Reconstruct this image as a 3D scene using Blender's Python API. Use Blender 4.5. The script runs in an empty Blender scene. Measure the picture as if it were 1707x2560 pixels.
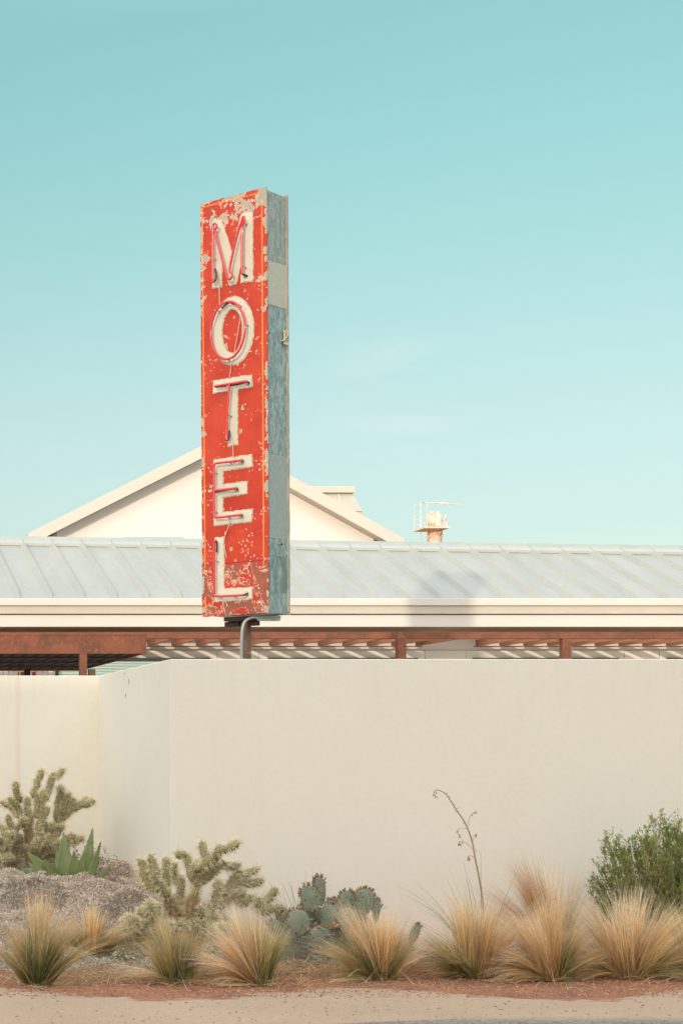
import bpy, bmesh, math, random
from math import sin, cos, pi, radians, sqrt, atan2
from mathutils import Vector, Matrix, noise

random.seed(7)
sc = bpy.context.scene
COL = sc.collection
# ------------------------------------------------------------------ camera
F, VX, VY, CAMZ = 4500.0, -600.0, 1886.0, 1.6        # focal length / vanishing point in photo pixels (1707x2560)
cam_d = bpy.data.cameras.new("camera"); cam = bpy.data.objects.new("camera", cam_d); COL.objects.link(cam)
cam.location = (0, 0, CAMZ); cam.rotation_euler = (radians(90), 0, 0)
cam_d.sensor_fit = 'HORIZONTAL'; cam_d.sensor_width = 36
cam_d.lens = F / 1707 * 36
cam_d.shift_x = (853.5 - VX) / 1707
cam_d.shift_y = (VY - 1280) / 1707
cam_d.clip_start = 0.1; cam_d.clip_end = 2000
sc.camera = cam
# ------------------------------------------------------------------ sky, sun, exposure
SUN_AZ = radians(31)        # light travels towards +Y and +X
SUN_EL = radians(13.0)
w = bpy.data.worlds.new("World"); sc.world = w; w.use_nodes = True
nt = w.node_tree; nt.nodes.clear()
N = nt.nodes.new; L = nt.links.new
out = N('ShaderNodeOutputWorld'); bg = N('ShaderNodeBackground'); sky = N('ShaderNodeTexSky')
sky.sky_type = 'NISHITA'; sky.sun_disc = False; sky.sun_elevation = SUN_EL
sky.sun_rotation = radians(180) + SUN_AZ
sky.altitude = 900; sky.air_density = 1.0; sky.dust_density = 1.0; sky.ozone_density = 1.0
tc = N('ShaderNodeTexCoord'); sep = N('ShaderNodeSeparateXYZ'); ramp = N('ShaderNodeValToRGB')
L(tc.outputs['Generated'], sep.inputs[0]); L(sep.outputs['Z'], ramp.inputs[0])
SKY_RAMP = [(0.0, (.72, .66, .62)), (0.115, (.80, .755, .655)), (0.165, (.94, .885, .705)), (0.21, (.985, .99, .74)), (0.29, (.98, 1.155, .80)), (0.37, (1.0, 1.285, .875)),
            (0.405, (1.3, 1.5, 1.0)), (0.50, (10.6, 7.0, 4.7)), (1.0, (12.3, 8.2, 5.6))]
def set_ramp(r, st):
    el = r.color_ramp.elements
    while len(el) > 2: el.remove(el[-1])
    for i, (p, c) in enumerate(st):
        e = el[i] if i < 2 else el.new(p)
        e.position = p; e.color = (*c, 1)
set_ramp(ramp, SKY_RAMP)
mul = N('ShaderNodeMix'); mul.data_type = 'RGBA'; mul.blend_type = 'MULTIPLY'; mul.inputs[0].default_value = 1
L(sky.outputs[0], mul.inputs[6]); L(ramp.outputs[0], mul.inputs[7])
# a barely visible wisp of high cloud low in the sky
wn = N('ShaderNodeTexNoise'); wm_ = N('ShaderNodeMapping'); wm_.inputs['Rotation'].default_value = (0, radians(-9), 0); wm_.inputs['Scale'].default_value = (5, 5, 42)
L(tc.outputs['Generated'], wm_.inputs[0]); L(wm_.outputs[0], wn.inputs['Vector']); wn.inputs['Scale'].default_value = 1.4; wn.inputs['Detail'].default_value = 5
vdist = N('ShaderNodeVectorMath'); vdist.operation = 'DISTANCE'; L(tc.outputs['Generated'], vdist.inputs[0])
vdist.inputs[1].default_value = Vector(((1010-VX)/F, 1, (VY-975)/F)).normalized()
wr_ = N('ShaderNodeMapRange'); wr_.interpolation_type = 'SMOOTHSTEP'; L(vdist.outputs['Value'], wr_.inputs[0]); wr_.inputs[1].default_value = .055; wr_.inputs[2].default_value = .01
w2_ = N('ShaderNodeMapRange'); L(wn.outputs['Fac'], w2_.inputs[0]); w2_.inputs[1].default_value = .5; w2_.inputs[2].default_value = .7
w3_ = N('ShaderNodeMath'); w3_.operation = 'MULTIPLY'; L(wr_.outputs[0], w3_.inputs[0]); L(w2_.outputs[0], w3_.inputs[1])
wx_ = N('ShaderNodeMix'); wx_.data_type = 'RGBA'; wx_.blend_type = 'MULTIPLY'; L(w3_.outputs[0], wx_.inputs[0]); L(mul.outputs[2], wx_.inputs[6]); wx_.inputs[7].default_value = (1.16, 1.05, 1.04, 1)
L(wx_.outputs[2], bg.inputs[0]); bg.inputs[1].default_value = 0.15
L(bg.outputs[0], out.inputs[0])
sd = bpy.data.lights.new("sun", 'SUN'); sun = bpy.data.objects.new("sun", sd); COL.objects.link(sun)
sd.energy = 1.7; sd.angle = radians(1.0); sd.color = (1.0, 0.86, 0.70)
sun.rotation_euler = Vector((-sin(SUN_AZ)*cos(SUN_EL), -cos(SUN_AZ)*cos(SUN_EL), sin(SUN_EL))).to_track_quat('Z', 'Y').to_euler()
sun.location = (-20, -20, 20)
sc.view_settings.view_transform = 'Standard'; sc.view_settings.look = 'None'
sc.view_settings.exposure = 0.2; sc.view_settings.gamma = 1
sc.render.engine = 'CYCLES'

# ------------------------------------------------------------------ helpers
def P(px, py, Y):
    return Vector(((px - VX) / F * Y, Y, CAMZ + (VY - py) / F * Y))
def X(px, Y): return (px - VX) / F * Y
def Z(py, Y): return CAMZ + (VY - py) / F * Y

class MB:
    def __init__(s): s.v = []; s.f = []; s.c = []; s.col = (1, 1, 1)
    def add(s, vs, fs, cols=None):
        b = len(s.v); s.v += [tuple(v) for v in vs]
        s.f += [tuple(b + i for i in f) for f in fs]
        s.c += cols if cols else [s.col] * len(vs)
    def box(s, x0, y0, z0, x1, y1, z1):
        vs = [(x0,y0,z0),(x1,y0,z0),(x1,y1,z0),(x0,y1,z0),(x0,y0,z1),(x1,y0,z1),(x1,y1,z1),(x0,y1,z1)]
        s.add(vs, [(0,3,2,1),(4,5,6,7),(0,1,5,4),(1,2,6,5),(2,3,7,6),(3,0,4,7)])
    def prism(s, pts, y0, y1):       # pts (x,z), extruded from y0 to y1
        n = len(pts)
        s.add([(p[0], y0, p[1]) for p in pts] + [(p[0], y1, p[1]) for p in pts],
              [tuple(range(n)), tuple(range(2*n-1, n-1, -1))] + [((i+1) % n, i, n+i, n+(i+1) % n) for i in range(n)])
    def hull8(s, a, b): # two quads
        s.add(list(a)+list(b), [(0,1,2,3),(7,6,5,4)] + [((i+1)%4, i, 4+i, 4+(i+1)%4) for i in range(4)])
    def tube(s, pts, r, n=8, cols=None, cap=True):
        pts = [Vector(p) for p in pts]; m = len(pts)
        rr = r if hasattr(r, '__len__') else [r]*m
        vs = []; fs = []; cc = []
        ref = None
        for i in range(m):
            t = (pts[min(i+1, m-1)] - pts[max(i-1, 0)]).normalized()
            if ref is None:
                ref = t.orthogonal().normalized()
            ref = (ref - t*ref.dot(t)).normalized(); bi = t.cross(ref)
            for k in range(n):
                a = 2*pi*k/n
                vs.append(pts[i] + (ref*cos(a) + bi*sin(a))*rr[i])
                cc.append(cols[i] if cols else s.col)
        for i in range(m-1):
            for k in range(n):
                fs.append((i*n+k, i*n+(k+1) % n, (i+1)*n+(k+1) % n, (i+1)*n+k))
        if cap:
            fs.append(tuple(range(n-1, -1, -1))); fs.append(tuple((m-1)*n+k for k in range(n)))
        s.add(vs, fs, cc)
    def build(s, name, mat, parent=None, smooth=False, bevel=0):
        me = bpy.data.meshes.new(name); me.from_pydata(s.v, [], s.f)
        at = me.attributes.new('Col', 'FLOAT_COLOR', 'POINT')
        at.data.foreach_set('color', [x for c in s.c for x in (c[0], c[1], c[2], 1.0)])
        if smooth: me.polygons.foreach_set('use_smooth', [True]*len(me.polygons))
        me.materials.append(mat)
        o = bpy.data.objects.new(name, me); COL.objects.link(o)
        if parent: o.parent = parent
        if bevel:
            bm = bmesh.new(); bm.from_mesh(me); bmesh.ops.recalc_face_normals(bm, faces=bm.faces); bm.to_mesh(me); bm.free()
            b = o.modifiers.new('bevel', 'BEVEL'); b.width = bevel; b.segments = 2; b.limit_method = 'ANGLE'
        me.update()
        return o
def tag(o, label=None, cat=None, group=None, kind=None):
    if label: o['label'] = label
    if cat: o['category'] = cat
    if group: o['group'] = group
    if kind: o['kind'] = kind
    return o
def empty(name, loc, rz=0):
    o = bpy.data.objects.new(name, None); COL.objects.link(o); o.location = loc; o.rotation_euler = (0, 0, rz)
    o.empty_display_size = 0.2
    return o
def structure(o): o['kind'] = 'structure'; return o

# ---- materials
class NG:
    def __init__(s, name):
        s.m = bpy.data.materials.new(name); s.m.use_nodes = True; s.t = s.m.node_tree
        s.b = s.t.nodes['Principled BSDF']
    def n(s, ty, **kw):
        x = s.t.nodes.new(ty)
        for k, v in kw.items(): setattr(x, k, v)
        return x
    def l(s, a, b): s.t.links.new(a, b)
    def coord(s, kind='Object', scale=(1, 1, 1)):
        if kind == 'World': o = s.n('ShaderNodeNewGeometry').outputs['Position']
        else: o = s.n('ShaderNodeTexCoord').outputs['Object']
        m = s.n('ShaderNodeMapping'); m.inputs['Scale'].default_value = scale; s.l(o, m.inputs[0]); return m.outputs[0]
    def noise(s, co, scale, detail=4, rough=.55, dist=0):
        x = s.n('ShaderNodeTexNoise'); s.l(co, x.inputs['Vector'])
        x.inputs['Scale'].default_value = scale; x.inputs['Detail'].default_value = detail
        x.inputs['Roughness'].default_value = rough; x.inputs['Distortion'].default_value = dist
        return x.outputs['Fac']
    def vor(s, co, scale, out='Color'):
        x = s.n('ShaderNodeTexVoronoi'); s.l(co, x.inputs['Vector']); x.inputs['Scale'].default_value = scale
        return x.outputs[out]
    def math(s, op, a, b=None, c=None, clamp=False):
        x = s.n('ShaderNodeMath', operation=op); x.use_clamp = clamp
        for i, v in enumerate((a, b, c)):
            if v is None: continue
            if isinstance(v, (int, float)): x.inputs[i].default_value = v
            else: s.l(v, x.inputs[i])
        return x.outputs[0]
    def step(s, v, lo, hi):     # smooth 0..1
        x = s.n('ShaderNodeMapRange'); x.interpolation_type = 'SMOOTHSTEP'
        s.l(v, x.inputs[0]); x.inputs[1].default_value = lo; x.inputs[2].default_value = hi
        return x.outputs[0]
    def mix(s, f, a, b, mode='MIX'):
        x = s.n('ShaderNodeMix', data_type='RGBA', blend_type=mode)
        for i, v in ((0, f), (6, a), (7, b)):
            if isinstance(v, (int, float)): x.inputs[i].default_value = v
            elif isinstance(v, tuple): x.inputs[i].default_value = (*v, 1)
            else: s.l(v, x.inputs[i])
        return x.outputs[2]
    def xyz(s, co):
        x = s.n('ShaderNodeSeparateXYZ'); s.l(co, x.inputs[0]); return x.outputs
    def bump(s, h, strength=.3, dist=.01):
        x = s.n('ShaderNodeBump'); x.inputs['Strength'].default_value = strength; x.inputs['Distance'].default_value = dist
        s.l(h, x.inputs['Height']); s.l(x.outputs[0], s.b.inputs['Normal'])
    def base(s, v, rough=.7, metal=0):
        if isinstance(v, tuple): s.b.inputs['Base Color'].default_value = (*v, 1)
        else: s.l(v, s.b.inputs['Base Color'])
        if isinstance(rough, (int, float)): s.b.inputs['Roughness'].default_value = rough
        else: s.l(rough, s.b.inputs['Roughness'])
        s.b.inputs['Metallic'].default_value = metal
        return s.m
def var(name, c1, c2, scale=3, rough=.7, metal=0, bump=0, bscale=60, bdist=.004, kind='World', stretch=(1,1,1), spec=None):
    g = NG(name); co = g.coord(kind, stretch)
    f = g.step(g.noise(co, scale, 5, .6), .3, .7)
    if bump: g.bump(g.noise(co, bscale, 3, .6), bump, bdist)
    if spec is not None: g.b.inputs['Specular IOR Level'].default_value = spec
    return g.base(g.mix(f, c1, c2), rough, metal)
def attr_mat(name, rough=.6, trans=0, tcol=None, spec=.3):
    g = NG(name); a = g.n('ShaderNodeAttribute', attribute_name='Col')
    co = g.coord('World'); f = g.noise(co, 40, 2)
    c = g.mix(.35, a.outputs['Color'], g.mix(f, (.25,.25,.25), (1.6,1.6,1.6)), 'MULTIPLY') if False else a.outputs['Color']
    g.b.inputs['Specular IOR Level'].default_value = spec
    g.base(c, rough)
    if trans:
        o = g.t.nodes['Material Output']; tr = g.n('ShaderNodeBsdfTranslucent'); mx = g.n('ShaderNodeMixShader')
        g.l(c, tr.inputs[0]); mx.inputs[0].default_value = trans
        g.l(g.b.outputs[0], mx.inputs[1]); g.l(tr.outputs[0], mx.inputs[2]); g.l(mx.outputs[0], o.inputs[0])
    return g.m

M = {}
# stucco
g = NG('stucco'); co = g.coord('World'); st = g.coord('World', (1, 1, .12))
c = g.mix(g.step(g.noise(co, .9, 4, .6), .3, .75), (.885, .845, .730), (.865, .820, .705))
c = g.mix(g.math('MULTIPLY', g.step(g.noise(st, 5, 5, .65), .56, .8), .10), c, (.62, .53, .40))
c = g.mix(g.math('MULTIPLY', g.step(g.noise(co, 26, 3, .6), .35, .7), .05), c, (.60, .56, .47))
xyz = g.xyz(co)
topm = g.math('MULTIPLY', g.step(xyz['Z'], 1.75, 2.34), g.step(g.noise(g.coord('World', (3.5, 3.5, .25)), 3, 5, .7), .50, .72))
c = g.mix(g.math('MULTIPLY', topm, .10), c, (.60, .54, .44))
low = g.math('MULTIPLY', g.step(xyz['Z'], .75, .0), g.step(g.noise(co, 6, 5, .7), .35, .7))
c = g.mix(g.math('MULTIPLY', low, .22), c, (.55, .40, .28))
# old rust streak
sx = g.math('ABSOLUTE', g.math('SUBTRACT', g.math('ADD', xyz['X'], g.math('MULTIPLY', g.noise(co, 2.5, 3), .04)), X(45, 16.95) + .02))
c = g.mix(g.math('MULTIPLY', g.step(sx, .045, .0), .22), c, (.70, .50, .33))
h = g.math('ADD', g.noise(co, 120, 4, .7), g.math('MULTIPLY', g.noise(co, 14, 3, .5), 1.2))
g.bump(h, .35, .006); M['stucco'] = g.base(c, .9)
M['white'] = var('white_paint', (.72,.68,.62), (.69,.65,.59), 1.5, .55, bump=.05, bscale=30)
M['cream'] = var('cream_paint', (.845,.765,.715), (.825,.745,.695), .8, .7, bump=.1, bscale=40)
M['siding'] = var('siding_paint', (.88,.82,.72), (.86,.80,.70), 1.2, .65)
M['rake'] = var('rake_paint', (.66,.62,.54), (.63,.59,.51), 1.5, .6)
M['beige'] = var('beige_trim', (.60,.54,.45), (.56,.50,.41), 2, .6)
g = NG('roof_metal'); co = g.coord('World'); st = g.coord('World', (1.5, .35, .35))
c = g.mix(g.step(g.noise(st, 2.2, 5, .6), .3, .7), (.355,.37,.315), (.41,.41,.35))
c = g.mix(g.math('MULTIPLY', g.step(g.noise(co, 18, 4, .7), .5, .75), .35), c, (.52,.52,.47))
g.bump(g.noise(st, 3, 3), .12, .03)
M['roof'] = g.base(c, .55, .08)
M['cap'] = var('ridge_metal', (.42,.50,.49), (.47,.54,.52), 4, .5, .1)
M['lip'] = var('flashing_metal', (.49,.50,.45), (.46,.47,.42), 6, .5, .1)
def rust(name, a, b, c3, s=5, r=.85):
    g = NG(name); co = g.coord('World'); f = g.step(g.noise(co, s, 6, .65, .3), .35, .65)
    c = g.mix(f, a, b); c = g.mix(g.step(g.noise(co, s*7, 5, .7), .52, .72), c, c3)
    g.bump(g.noise(co, 80, 4, .7), .3, .004); return g.base(c, r)
M['rust'] = rust('rusted_steel', (.25,.085,.045), (.16,.062,.035), (.32,.13,.07))
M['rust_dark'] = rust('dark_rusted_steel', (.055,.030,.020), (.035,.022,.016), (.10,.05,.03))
M['rust_tan'] = rust('tan_weathered_steel', (.33,.22,.12), (.27,.18,.10), (.36,.20,.11), 2)
M['rust_orange'] = rust('orange_rusted_steel', (.42,.17,.095), (.36,.155,.085), (.46,.24,.15), 3)
M['dark'] = var('dark_frame', (.05,.055,.055), (.035,.04,.04), 4, .5)
M['black'] = var('black_paint', (.035,.03,.03), (.07,.06,.05), 40, .6, kind='Object')
M['green_panel'] = var('pale_green_panel', (.46,.57,.50), (.52,.62,.55), 2, .5)
M['grey_metal'] = var('grey_galvanised', (.46,.49,.47), (.38,.41,.39), 20, .45, .2, kind='Object')
M['glass'] = var('window_glass', (.06,.08,.08), (.1,.12,.12), 2, .08)

# ------------------------------------------------------------------ ground
Y1 = 14.0; Y2 = 16.95; XR = X(425, Y1)      # main wall face, left wall face, return wall
def sm(a, b, x):
    t = min(1, max(0, (x-a)/(b-a))); return t*t*(3-2*t)
def berm(x, y):
    n = noise.noise(Vector((x*1.1, y*1.1, 3.3)))*.06 + noise.noise(Vector((x*3, y*3, 1.3)))*.02
    k = sm(12.75, 15.1, y) * (1 - sm(3.25, 4.1, x))
    k2 = sm(12.3, 13.6, y)*.05
    return k*(.50 + n) + k2 + n*.12*sm(11.3, 12.5, y)
def gheight(x, y):
    if y < 11.2: return 0.0
    if y > 17.3: return .50*(1 - sm(3.2, 4.2, x))*(1-sm(17.3, 21, y))
    return berm(x, y) + noise.noise(Vector((x*9, y*9, 0)))*.004
xs = [-600,-200,-60,-20,-8,-3] + [-1 + i*.06 for i in range(167)] + [9.3, 10, 12, 16, 25, 60, 200, 600]
ys = [-600,-200,-60,-20,0,6,9,10] + [10.6 + i*.06 for i in range(113)] + [17.6, 18.5, 20, 22, 26, 40, 90, 250, 900]
mb = MB(); nx = len(xs)
for y in ys:
    for x in xs: mb.v.append((x, y, gheight(x, y))); mb.c.append((1,1,1))
for j in range(len(ys)-1):
    for i in range(nx-1): mb.f.append((j*nx+i, j*nx+i+1, (j+1)*nx+i+1, (j+1)*nx+i))
g = NG('desert_ground'); co = g.coord('World'); xyz = g.xyz(co)
wave = g.math('MULTIPLY', g.math('COSINE', g.math('MULTIPLY', g.math('SUBTRACT', xyz['X'], 4.0), 2*pi/2.6)), -.30)
edge = g.math('ADD', xyz['Y'], g.math('ADD', wave, g.math('MULTIPLY', g.math('SUBTRACT', g.noise(g.coord('World', (1, 2.2, 1)), 2.6, 7, .68), .5), 1.0)))
soil_f = g.step(edge, 11.93, 12.03)
sand = g.mix(g.step(g.noise(co, 1.3, 4), .3, .7), (.52,.365,.228), (.45,.315,.195))
sand = g.mix(g.math('MULTIPLY', g.step(g.noise(co, 24, 6, .8), .44, .60), .45), sand, (.36,.25,.155))
sand = g.mix(g.math('MULTIPLY', g.step(g.noise(co, 90, 4, .75), .45, .62), .55), sand, (.56,.43,.30))
sand = g.mix(g.math('MULTIPLY', g.step(g.noise(co, 55, 3, .7), .60, .68), .45), sand, (.27,.22,.16))
soil = g.mix(g.step(g.noise(co, 2.5, 5), .3, .7), (.40,.160,.066), (.27,.11,.050))
soil = g.mix(g.step(g.vor(co, 70, 'Distance'), .45, .15), soil, g.mix(g.noise(co, 200, 1), (.20,.10,.06), (.52,.33,.23)))
soil = g.mix(g.math('MULTIPLY', g.step(g.noise(co, 60, 4, .75), .55, .68), .5), soil, (.55,.40,.28))
litter = g.mix(g.step(g.noise(co, 30, 4, .7), .35, .65), (.26,.20,.15), (.48,.39,.30))
lf = g.math('MULTIPLY', g.step(g.math('ADD', xyz['Y'], g.math('MULTIPLY', g.noise(co, 3, 5), .6)), 13.1, 13.5), g.step(xyz['X'], 3.9, 3.3))
c = g.mix(lf, g.mix(soil_f, sand, soil), litter)
g.bump(g.math('ADD', g.noise(co, 70, 5, .75), g.math('MULTIPLY', soil_f, g.noise(co, 30, 4, .7))), .7, .012)
structure(mb.build('ground', g.base(c, .95), smooth=True))

m_ = MB(); m_.box(-6, 17.4, .40, 3.4, 24.2, .60); m_.box(3.4, 14.4, .006, 20, 24.2, .05)
structure(m_.build('bounce_slab', var('bounce_slab_pale', (.74,.69,.60), (.68,.63,.55), 2, .85)))  # unseen pale slab, added to bounce light up onto the siding
# asphalt edge of the road
mb = MB(); pts = []
n = 160
for i in range(n+1):
    x = -10 + i*.16
    e = 10.60 + .34*min(1, max(0, (x-3.3)/1.2)) + .05*noise.noise(Vector((x*2, 0, 0))) + .03*noise.noise(Vector((x*9, 3, 0))) 
    mb.v += [(x, -7.5, .006), (x, 9.5, .006), (x, e, .006)]; mb.c += [(1,1,1)]*3
for i in range(n):
    mb.f += [(3*i, 3*i+3, 3*i+4, 3*i+1), (3*i+1, 3*i+4, 3*i+5, 3*i+2)]
g = NG('old_asphalt'); co = g.coord('World')
c = g.mix(g.step(g.noise(co, 60, 4, .7), .4, .65), (.11,.11,.095), (.40,.32,.235))
c = g.mix(g.step(g.math('ADD', g.xyz(co)['Y'], g.math('MULTIPLY', g.noise(co, 7, 6, .75), .5)), 10.85, 11.25), c, g.mix(g.noise(co, 60, 3), (.42,.31,.21), (.52,.40,.28)))
g.bump(g.noise(co, 80, 4, .7), .8, .01)
structure(mb.build('road', g.base(c, .9)))

# pebbles in the soil
mb = MB()
random.seed(11)
for i in range(12000):
    px = random.uniform(-60, 1760); y = random.uniform(10.7, 13.3)
    if y < 11.8 and random.random() < .90: continue
    x = X(px, y); s = random.uniform(.003, .009)*(1.6 if random.random() < .04 else 1)
    z = gheight(x, y) + s*.3
    r = random.random()
    cc = ((.50,.27,.15) if r < .40 else (.24,.11,.06) if r < .8 else (.58,.42,.28) if r < .90 else (.16,.12,.09)) if y > 11.8 else ((.40,.29,.20) if r < .4 else (.55,.43,.31) if r < .8 else (.25,.20,.15))
    a = random.uniform(0, 6.28)
    vs = [(x+s*cos(a+k*2*pi/5)*random.uniform(.7,1.2), y+s*sin(a+k*2*pi/5)*random.uniform(.7,1.2), z) for k in range(5)] + [(x, y, z+s*.6)]
    mb.add(vs, [(k, (k+1) % 5, 5) for k in range(5)], [cc]*6)
for i in range(90):
    px = random.uniform(-40, 1740); y = random.uniform(10.7, 12.1); x = X(px, y); s = random.uniform(.006, .012); z = gheight(x, y)+s*.15
    cc = random.choice([(.20,.17,.13), (.34,.20,.13), (.60,.48,.36), (.28,.25,.20)]); a = random.uniform(0, 6.28)
    vs = [(x+s*cos(a+k*2*pi/6)*random.uniform(.7,1.2), y+s*sin(a+k*2*pi/6)*random.uniform(.7,1.2), z) for k in range(6)] + [(x, y, z+s*.55)]
    m_ = [(k, (k+1) % 6, 6) for k in range(6)]; mb.add(vs, m_, [cc]*7)
M['pebble'] = attr_mat('pebble_stone', .9)
tag(mb.build('gravel', M['pebble']), 'loose reddish gravel scattered over the soil strip', 'gravel', kind='stuff')

# ------------------------------------------------------------------ walls
ZT = Z(1648, Y1)
XE = 16.0
mw = empty('boundary_wall', (XR, Y1, 0))
tag(mw, 'long plain cream stucco wall behind the grasses with stepped back left end', 'wall')
def walls():
    a = MB(); a.box(XR+.25, Y1, -.3, XE, Y1+.25, ZT)
    o = a.build('wall_face', M['stucco'], None, bevel=.012); return o
def pw(o, p):
    o.parent = p; o.matrix_parent_inverse = Matrix.Translation(-Vector(p.location)); return o
b = MB()
pl = [(XR, Y1), (XE, Y1), (XE, Y1+.25), (XR+.25, Y1+.25), (XR+.25, Y2+.25), (-14, Y2+.25), (-14, Y2), (XR, Y2)]
nn = len(pl)
# subdivide is not needed; one extruded outline
b.add([(x, y, -.3) for x, y in pl] + [(x, y, ZT) for x, y in pl],
      [tuple(range(nn-1, -1, -1)), tuple(range(nn, 2*nn))] + [(i, (i+1) % nn, nn+(i+1) % nn, nn+i) for i in range(nn)])
pw(b.build('wall_face', M['stucco'], bevel=.007), mw)
# hairline cracks on the return wall
ck = MB()
for (px, py, ln) in ((323, 1698, .045), (315, 1735, .03), (312, 1683, .012)):
    x = XR; y = x*F/(px-VX); z = Z(py, y)
    pts = [(x-.003, y+random.uniform(-.006,.006), z-ln*i/4) for i in range(5)]
    ck.tube(pts, .0022, 4)
pw(ck.build('crack', M['dark']), mw)

# ------------------------------------------------------------------ motel building
YE = 23.7; ZE = Z(1497, YE); PITCH = .389
def ridgeY(x): return 26.46 - (x-3.57)*(.52/9.93)
def roofZ(y): return ZE + PITCH*(y-YE)
bd = empty('motel_building', (8, 24.3, 0))
tag(bd, 'long low white building with pale standing seam metal roof behind the wall', 'building')
X0, X1b = -3.0, 20.0
m = MB()
n = 24
for i in range(n):
    xa = X0+(X1b-X0)*i/n; xb = X0+(X1b-X0)*(i+1)/n
    ya, yb = ridgeY(xa), ridgeY(xb)
    m.add([(xa,YE,ZE),(xb,YE,ZE),(xb,yb,roofZ(yb)),(xa,ya,roofZ(ya)),
           (xa,YE,ZE-.03),(xb,YE,ZE-.03)], [(0,1,2,3),(4,5,1,0)])
    m.add([(xa,ya,roofZ(ya)),(xb,yb,roofZ(yb)),(xb,29.5,ZE),(xa,29.5,ZE)], [(0,1,2,3)])
sp = .427; xs0 = X(1266, YE)
k = -40
seams = []
while True:
    x = xs0 + k*sp; k += 1
    if x < X0: continue
    if x > X1b: break
    seams.append(x); yr = ridgeY(x) - .16; ya = YE + .01
    hh = .055; wd = .009
    def q(y, hh=hh): return [(x-.060, y, roofZ(y)), (x+wd, y, roofZ(y)), (x+wd, y, roofZ(y)+hh), (x-wd, y, roofZ(y)+hh)]
    m.hull8(q(ya, .003), q(ya+.14)); m.hull8(q(ya+.1401), q(yr))
pw(m.build('roof', M['roof']), bd)
m = MB()      # flashing strip below the cap, one piece between each pair of seams
for a, b_ in zip(seams[:-1], seams[1:]):
    y0a, y0b = ridgeY(a)-.20, ridgeY(b_)-.20; y1a, y1b = ridgeY(a)-.02, ridgeY(b_)-.02
    e = .004
    lo = [(a+e, y0a, roofZ(y0a)+.045), (b_-e, y0b, roofZ(y0b)+.045), (b_-e, y1b, roofZ(y1b)+.060), (a+e, y1a, roofZ(y1a)+.060)]
    m.hull8([(p[0], p[1], p[2]-.04) for p in lo], lo)
pw(m.build('ridge_flashing', M['lip']), bd)
m = MB()
m.hull8([(X0, ridgeY(X0)-.03, roofZ(ridgeY(X0))+.02), (X0, ridgeY(X0)+.15, roofZ(ridgeY(X0))+.02), (X0, ridgeY(X0)+.15, roofZ(ridgeY(X0))+.095), (X0, ridgeY(X0)-.03, roofZ(ridgeY(X0))+.085)],
        [(X1b, ridgeY(X1b)-.03, roofZ(ridgeY(X1b))+.02), (X1b, ridgeY(X1b)+.15, roofZ(ridgeY(X1b))+.02), (X1b, ridgeY(X1b)+.15, roofZ(ridgeY(X1b))+.095), (X1b, ridgeY(X1b)-.03, roofZ(ridgeY(X1b))+.085)])
pw(m.build('ridge_cap', M['cap']), bd)
m = MB(); ra = X(301, 26.7); rb = X(452, 26.7); ry = ridgeY(ra)
m.box(ra, ry+.16, roofZ(ry)+.0, rb, ry+.4, roofZ(ry)+.118)
pw(m.build('roof_vent', M['cap']), bd)
# gutter, soffit board, frieze
m = MB(); m.box(X0, YE-.11, Z(1514, YE-.11), X1b, YE-.004, ZE-.004)
pw(m.build('gutter', M['white'], bevel=.008), bd)
m = MB(); m.box(X0, YE-.085, Z(1534.5, YE-.085), X1b, YE+.05, Z(1514, YE-.11)-.003)
pw(m.build('fascia_board', M['beige']), bd)
YW = 24.3
zf0, zf1 = Z(1567, YE-.06), Z(1537.5, YE-.06)
m = MB(); m.box(X0, YE-.06, zf0, X1b, YE-.02, zf1)
pw(m.build('frieze_board', M['white']), bd)
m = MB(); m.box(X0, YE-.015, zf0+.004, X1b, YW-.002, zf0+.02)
pw(m.build('soffit', var('shaded_soffit_paint', (.34,.24,.15), (.30,.21,.13), 2)), bd)  # brown shade under the eave is put into this colour
YW = 24.3
m = MB(); m.box(X0, YW, -.3, X1b, YW+.2, Z(1534.5, YE)+.06); m.box(X0, 29.3, -.3, X1b, 29.5, ZE-.05)
m.box(X0, YW+.2, -.3, X0+.2, 29.3, ZE-.1); m.box(X1b-.2, YW+.2, -.3, X1b, 29.3, ZE-.1)
pw(m.build('wall', M['cream']), bd)
m = MB(); m.box(X0, YW-.06, 3.225, X1b, YW-.022, zf0+.003); pw(m.build('shade_strip', var('shade_strip_tan', (.50,.36,.22), (.45,.32,.19), 3)), bd)  # added tan strip, stands for the shaded wall below the soffit
# siding panels with thin joints under the pergola, leaving windows
ypan = YW-.02
zt = Z(1627, ypan)
jx = [-40, 143, 279, 543, 648, 1062, 1165, 1560, 1648, 2060]
m = MB()
for a, b_ in zip(jx[:-1], jx[1:]):
    m.box(X(a, ypan)+.004, ypan, -.2, X(b_, ypan)-.004, YW-.002, zt)
pw(m.build('siding_panel', M['siding']), bd)
for (a, b_) in ((279, 524), (668, 1043), (1180, 1545), (1665, 2000)):
    xa, xb = X(a, ypan), X(b_, ypan); zt2 = Z(1645.5, ypan)
    f_ = MB(); yf = ypan-.03
    f_.box(xa, yf, zt2-.05, xb, ypan-.002, zt2); f_.box(xa, yf, 1.0, xa+.05, ypan-.002, zt2-.05)
    f_.box(xb-.05, yf, 1.0, xb, ypan-.002, zt2-.05); f_.box(xa, yf, .95, xb, ypan-.002, 1.0)
    fo = pw(f_.build('window', M['dark']), bd)
    p_ = MB(); p_.box(xa+.05, ypan-.012, 1.0, xb-.05, ypan-.004, zt2-.05)
    po = p_.build('pane', M['glass']); po.parent = fo
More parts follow.
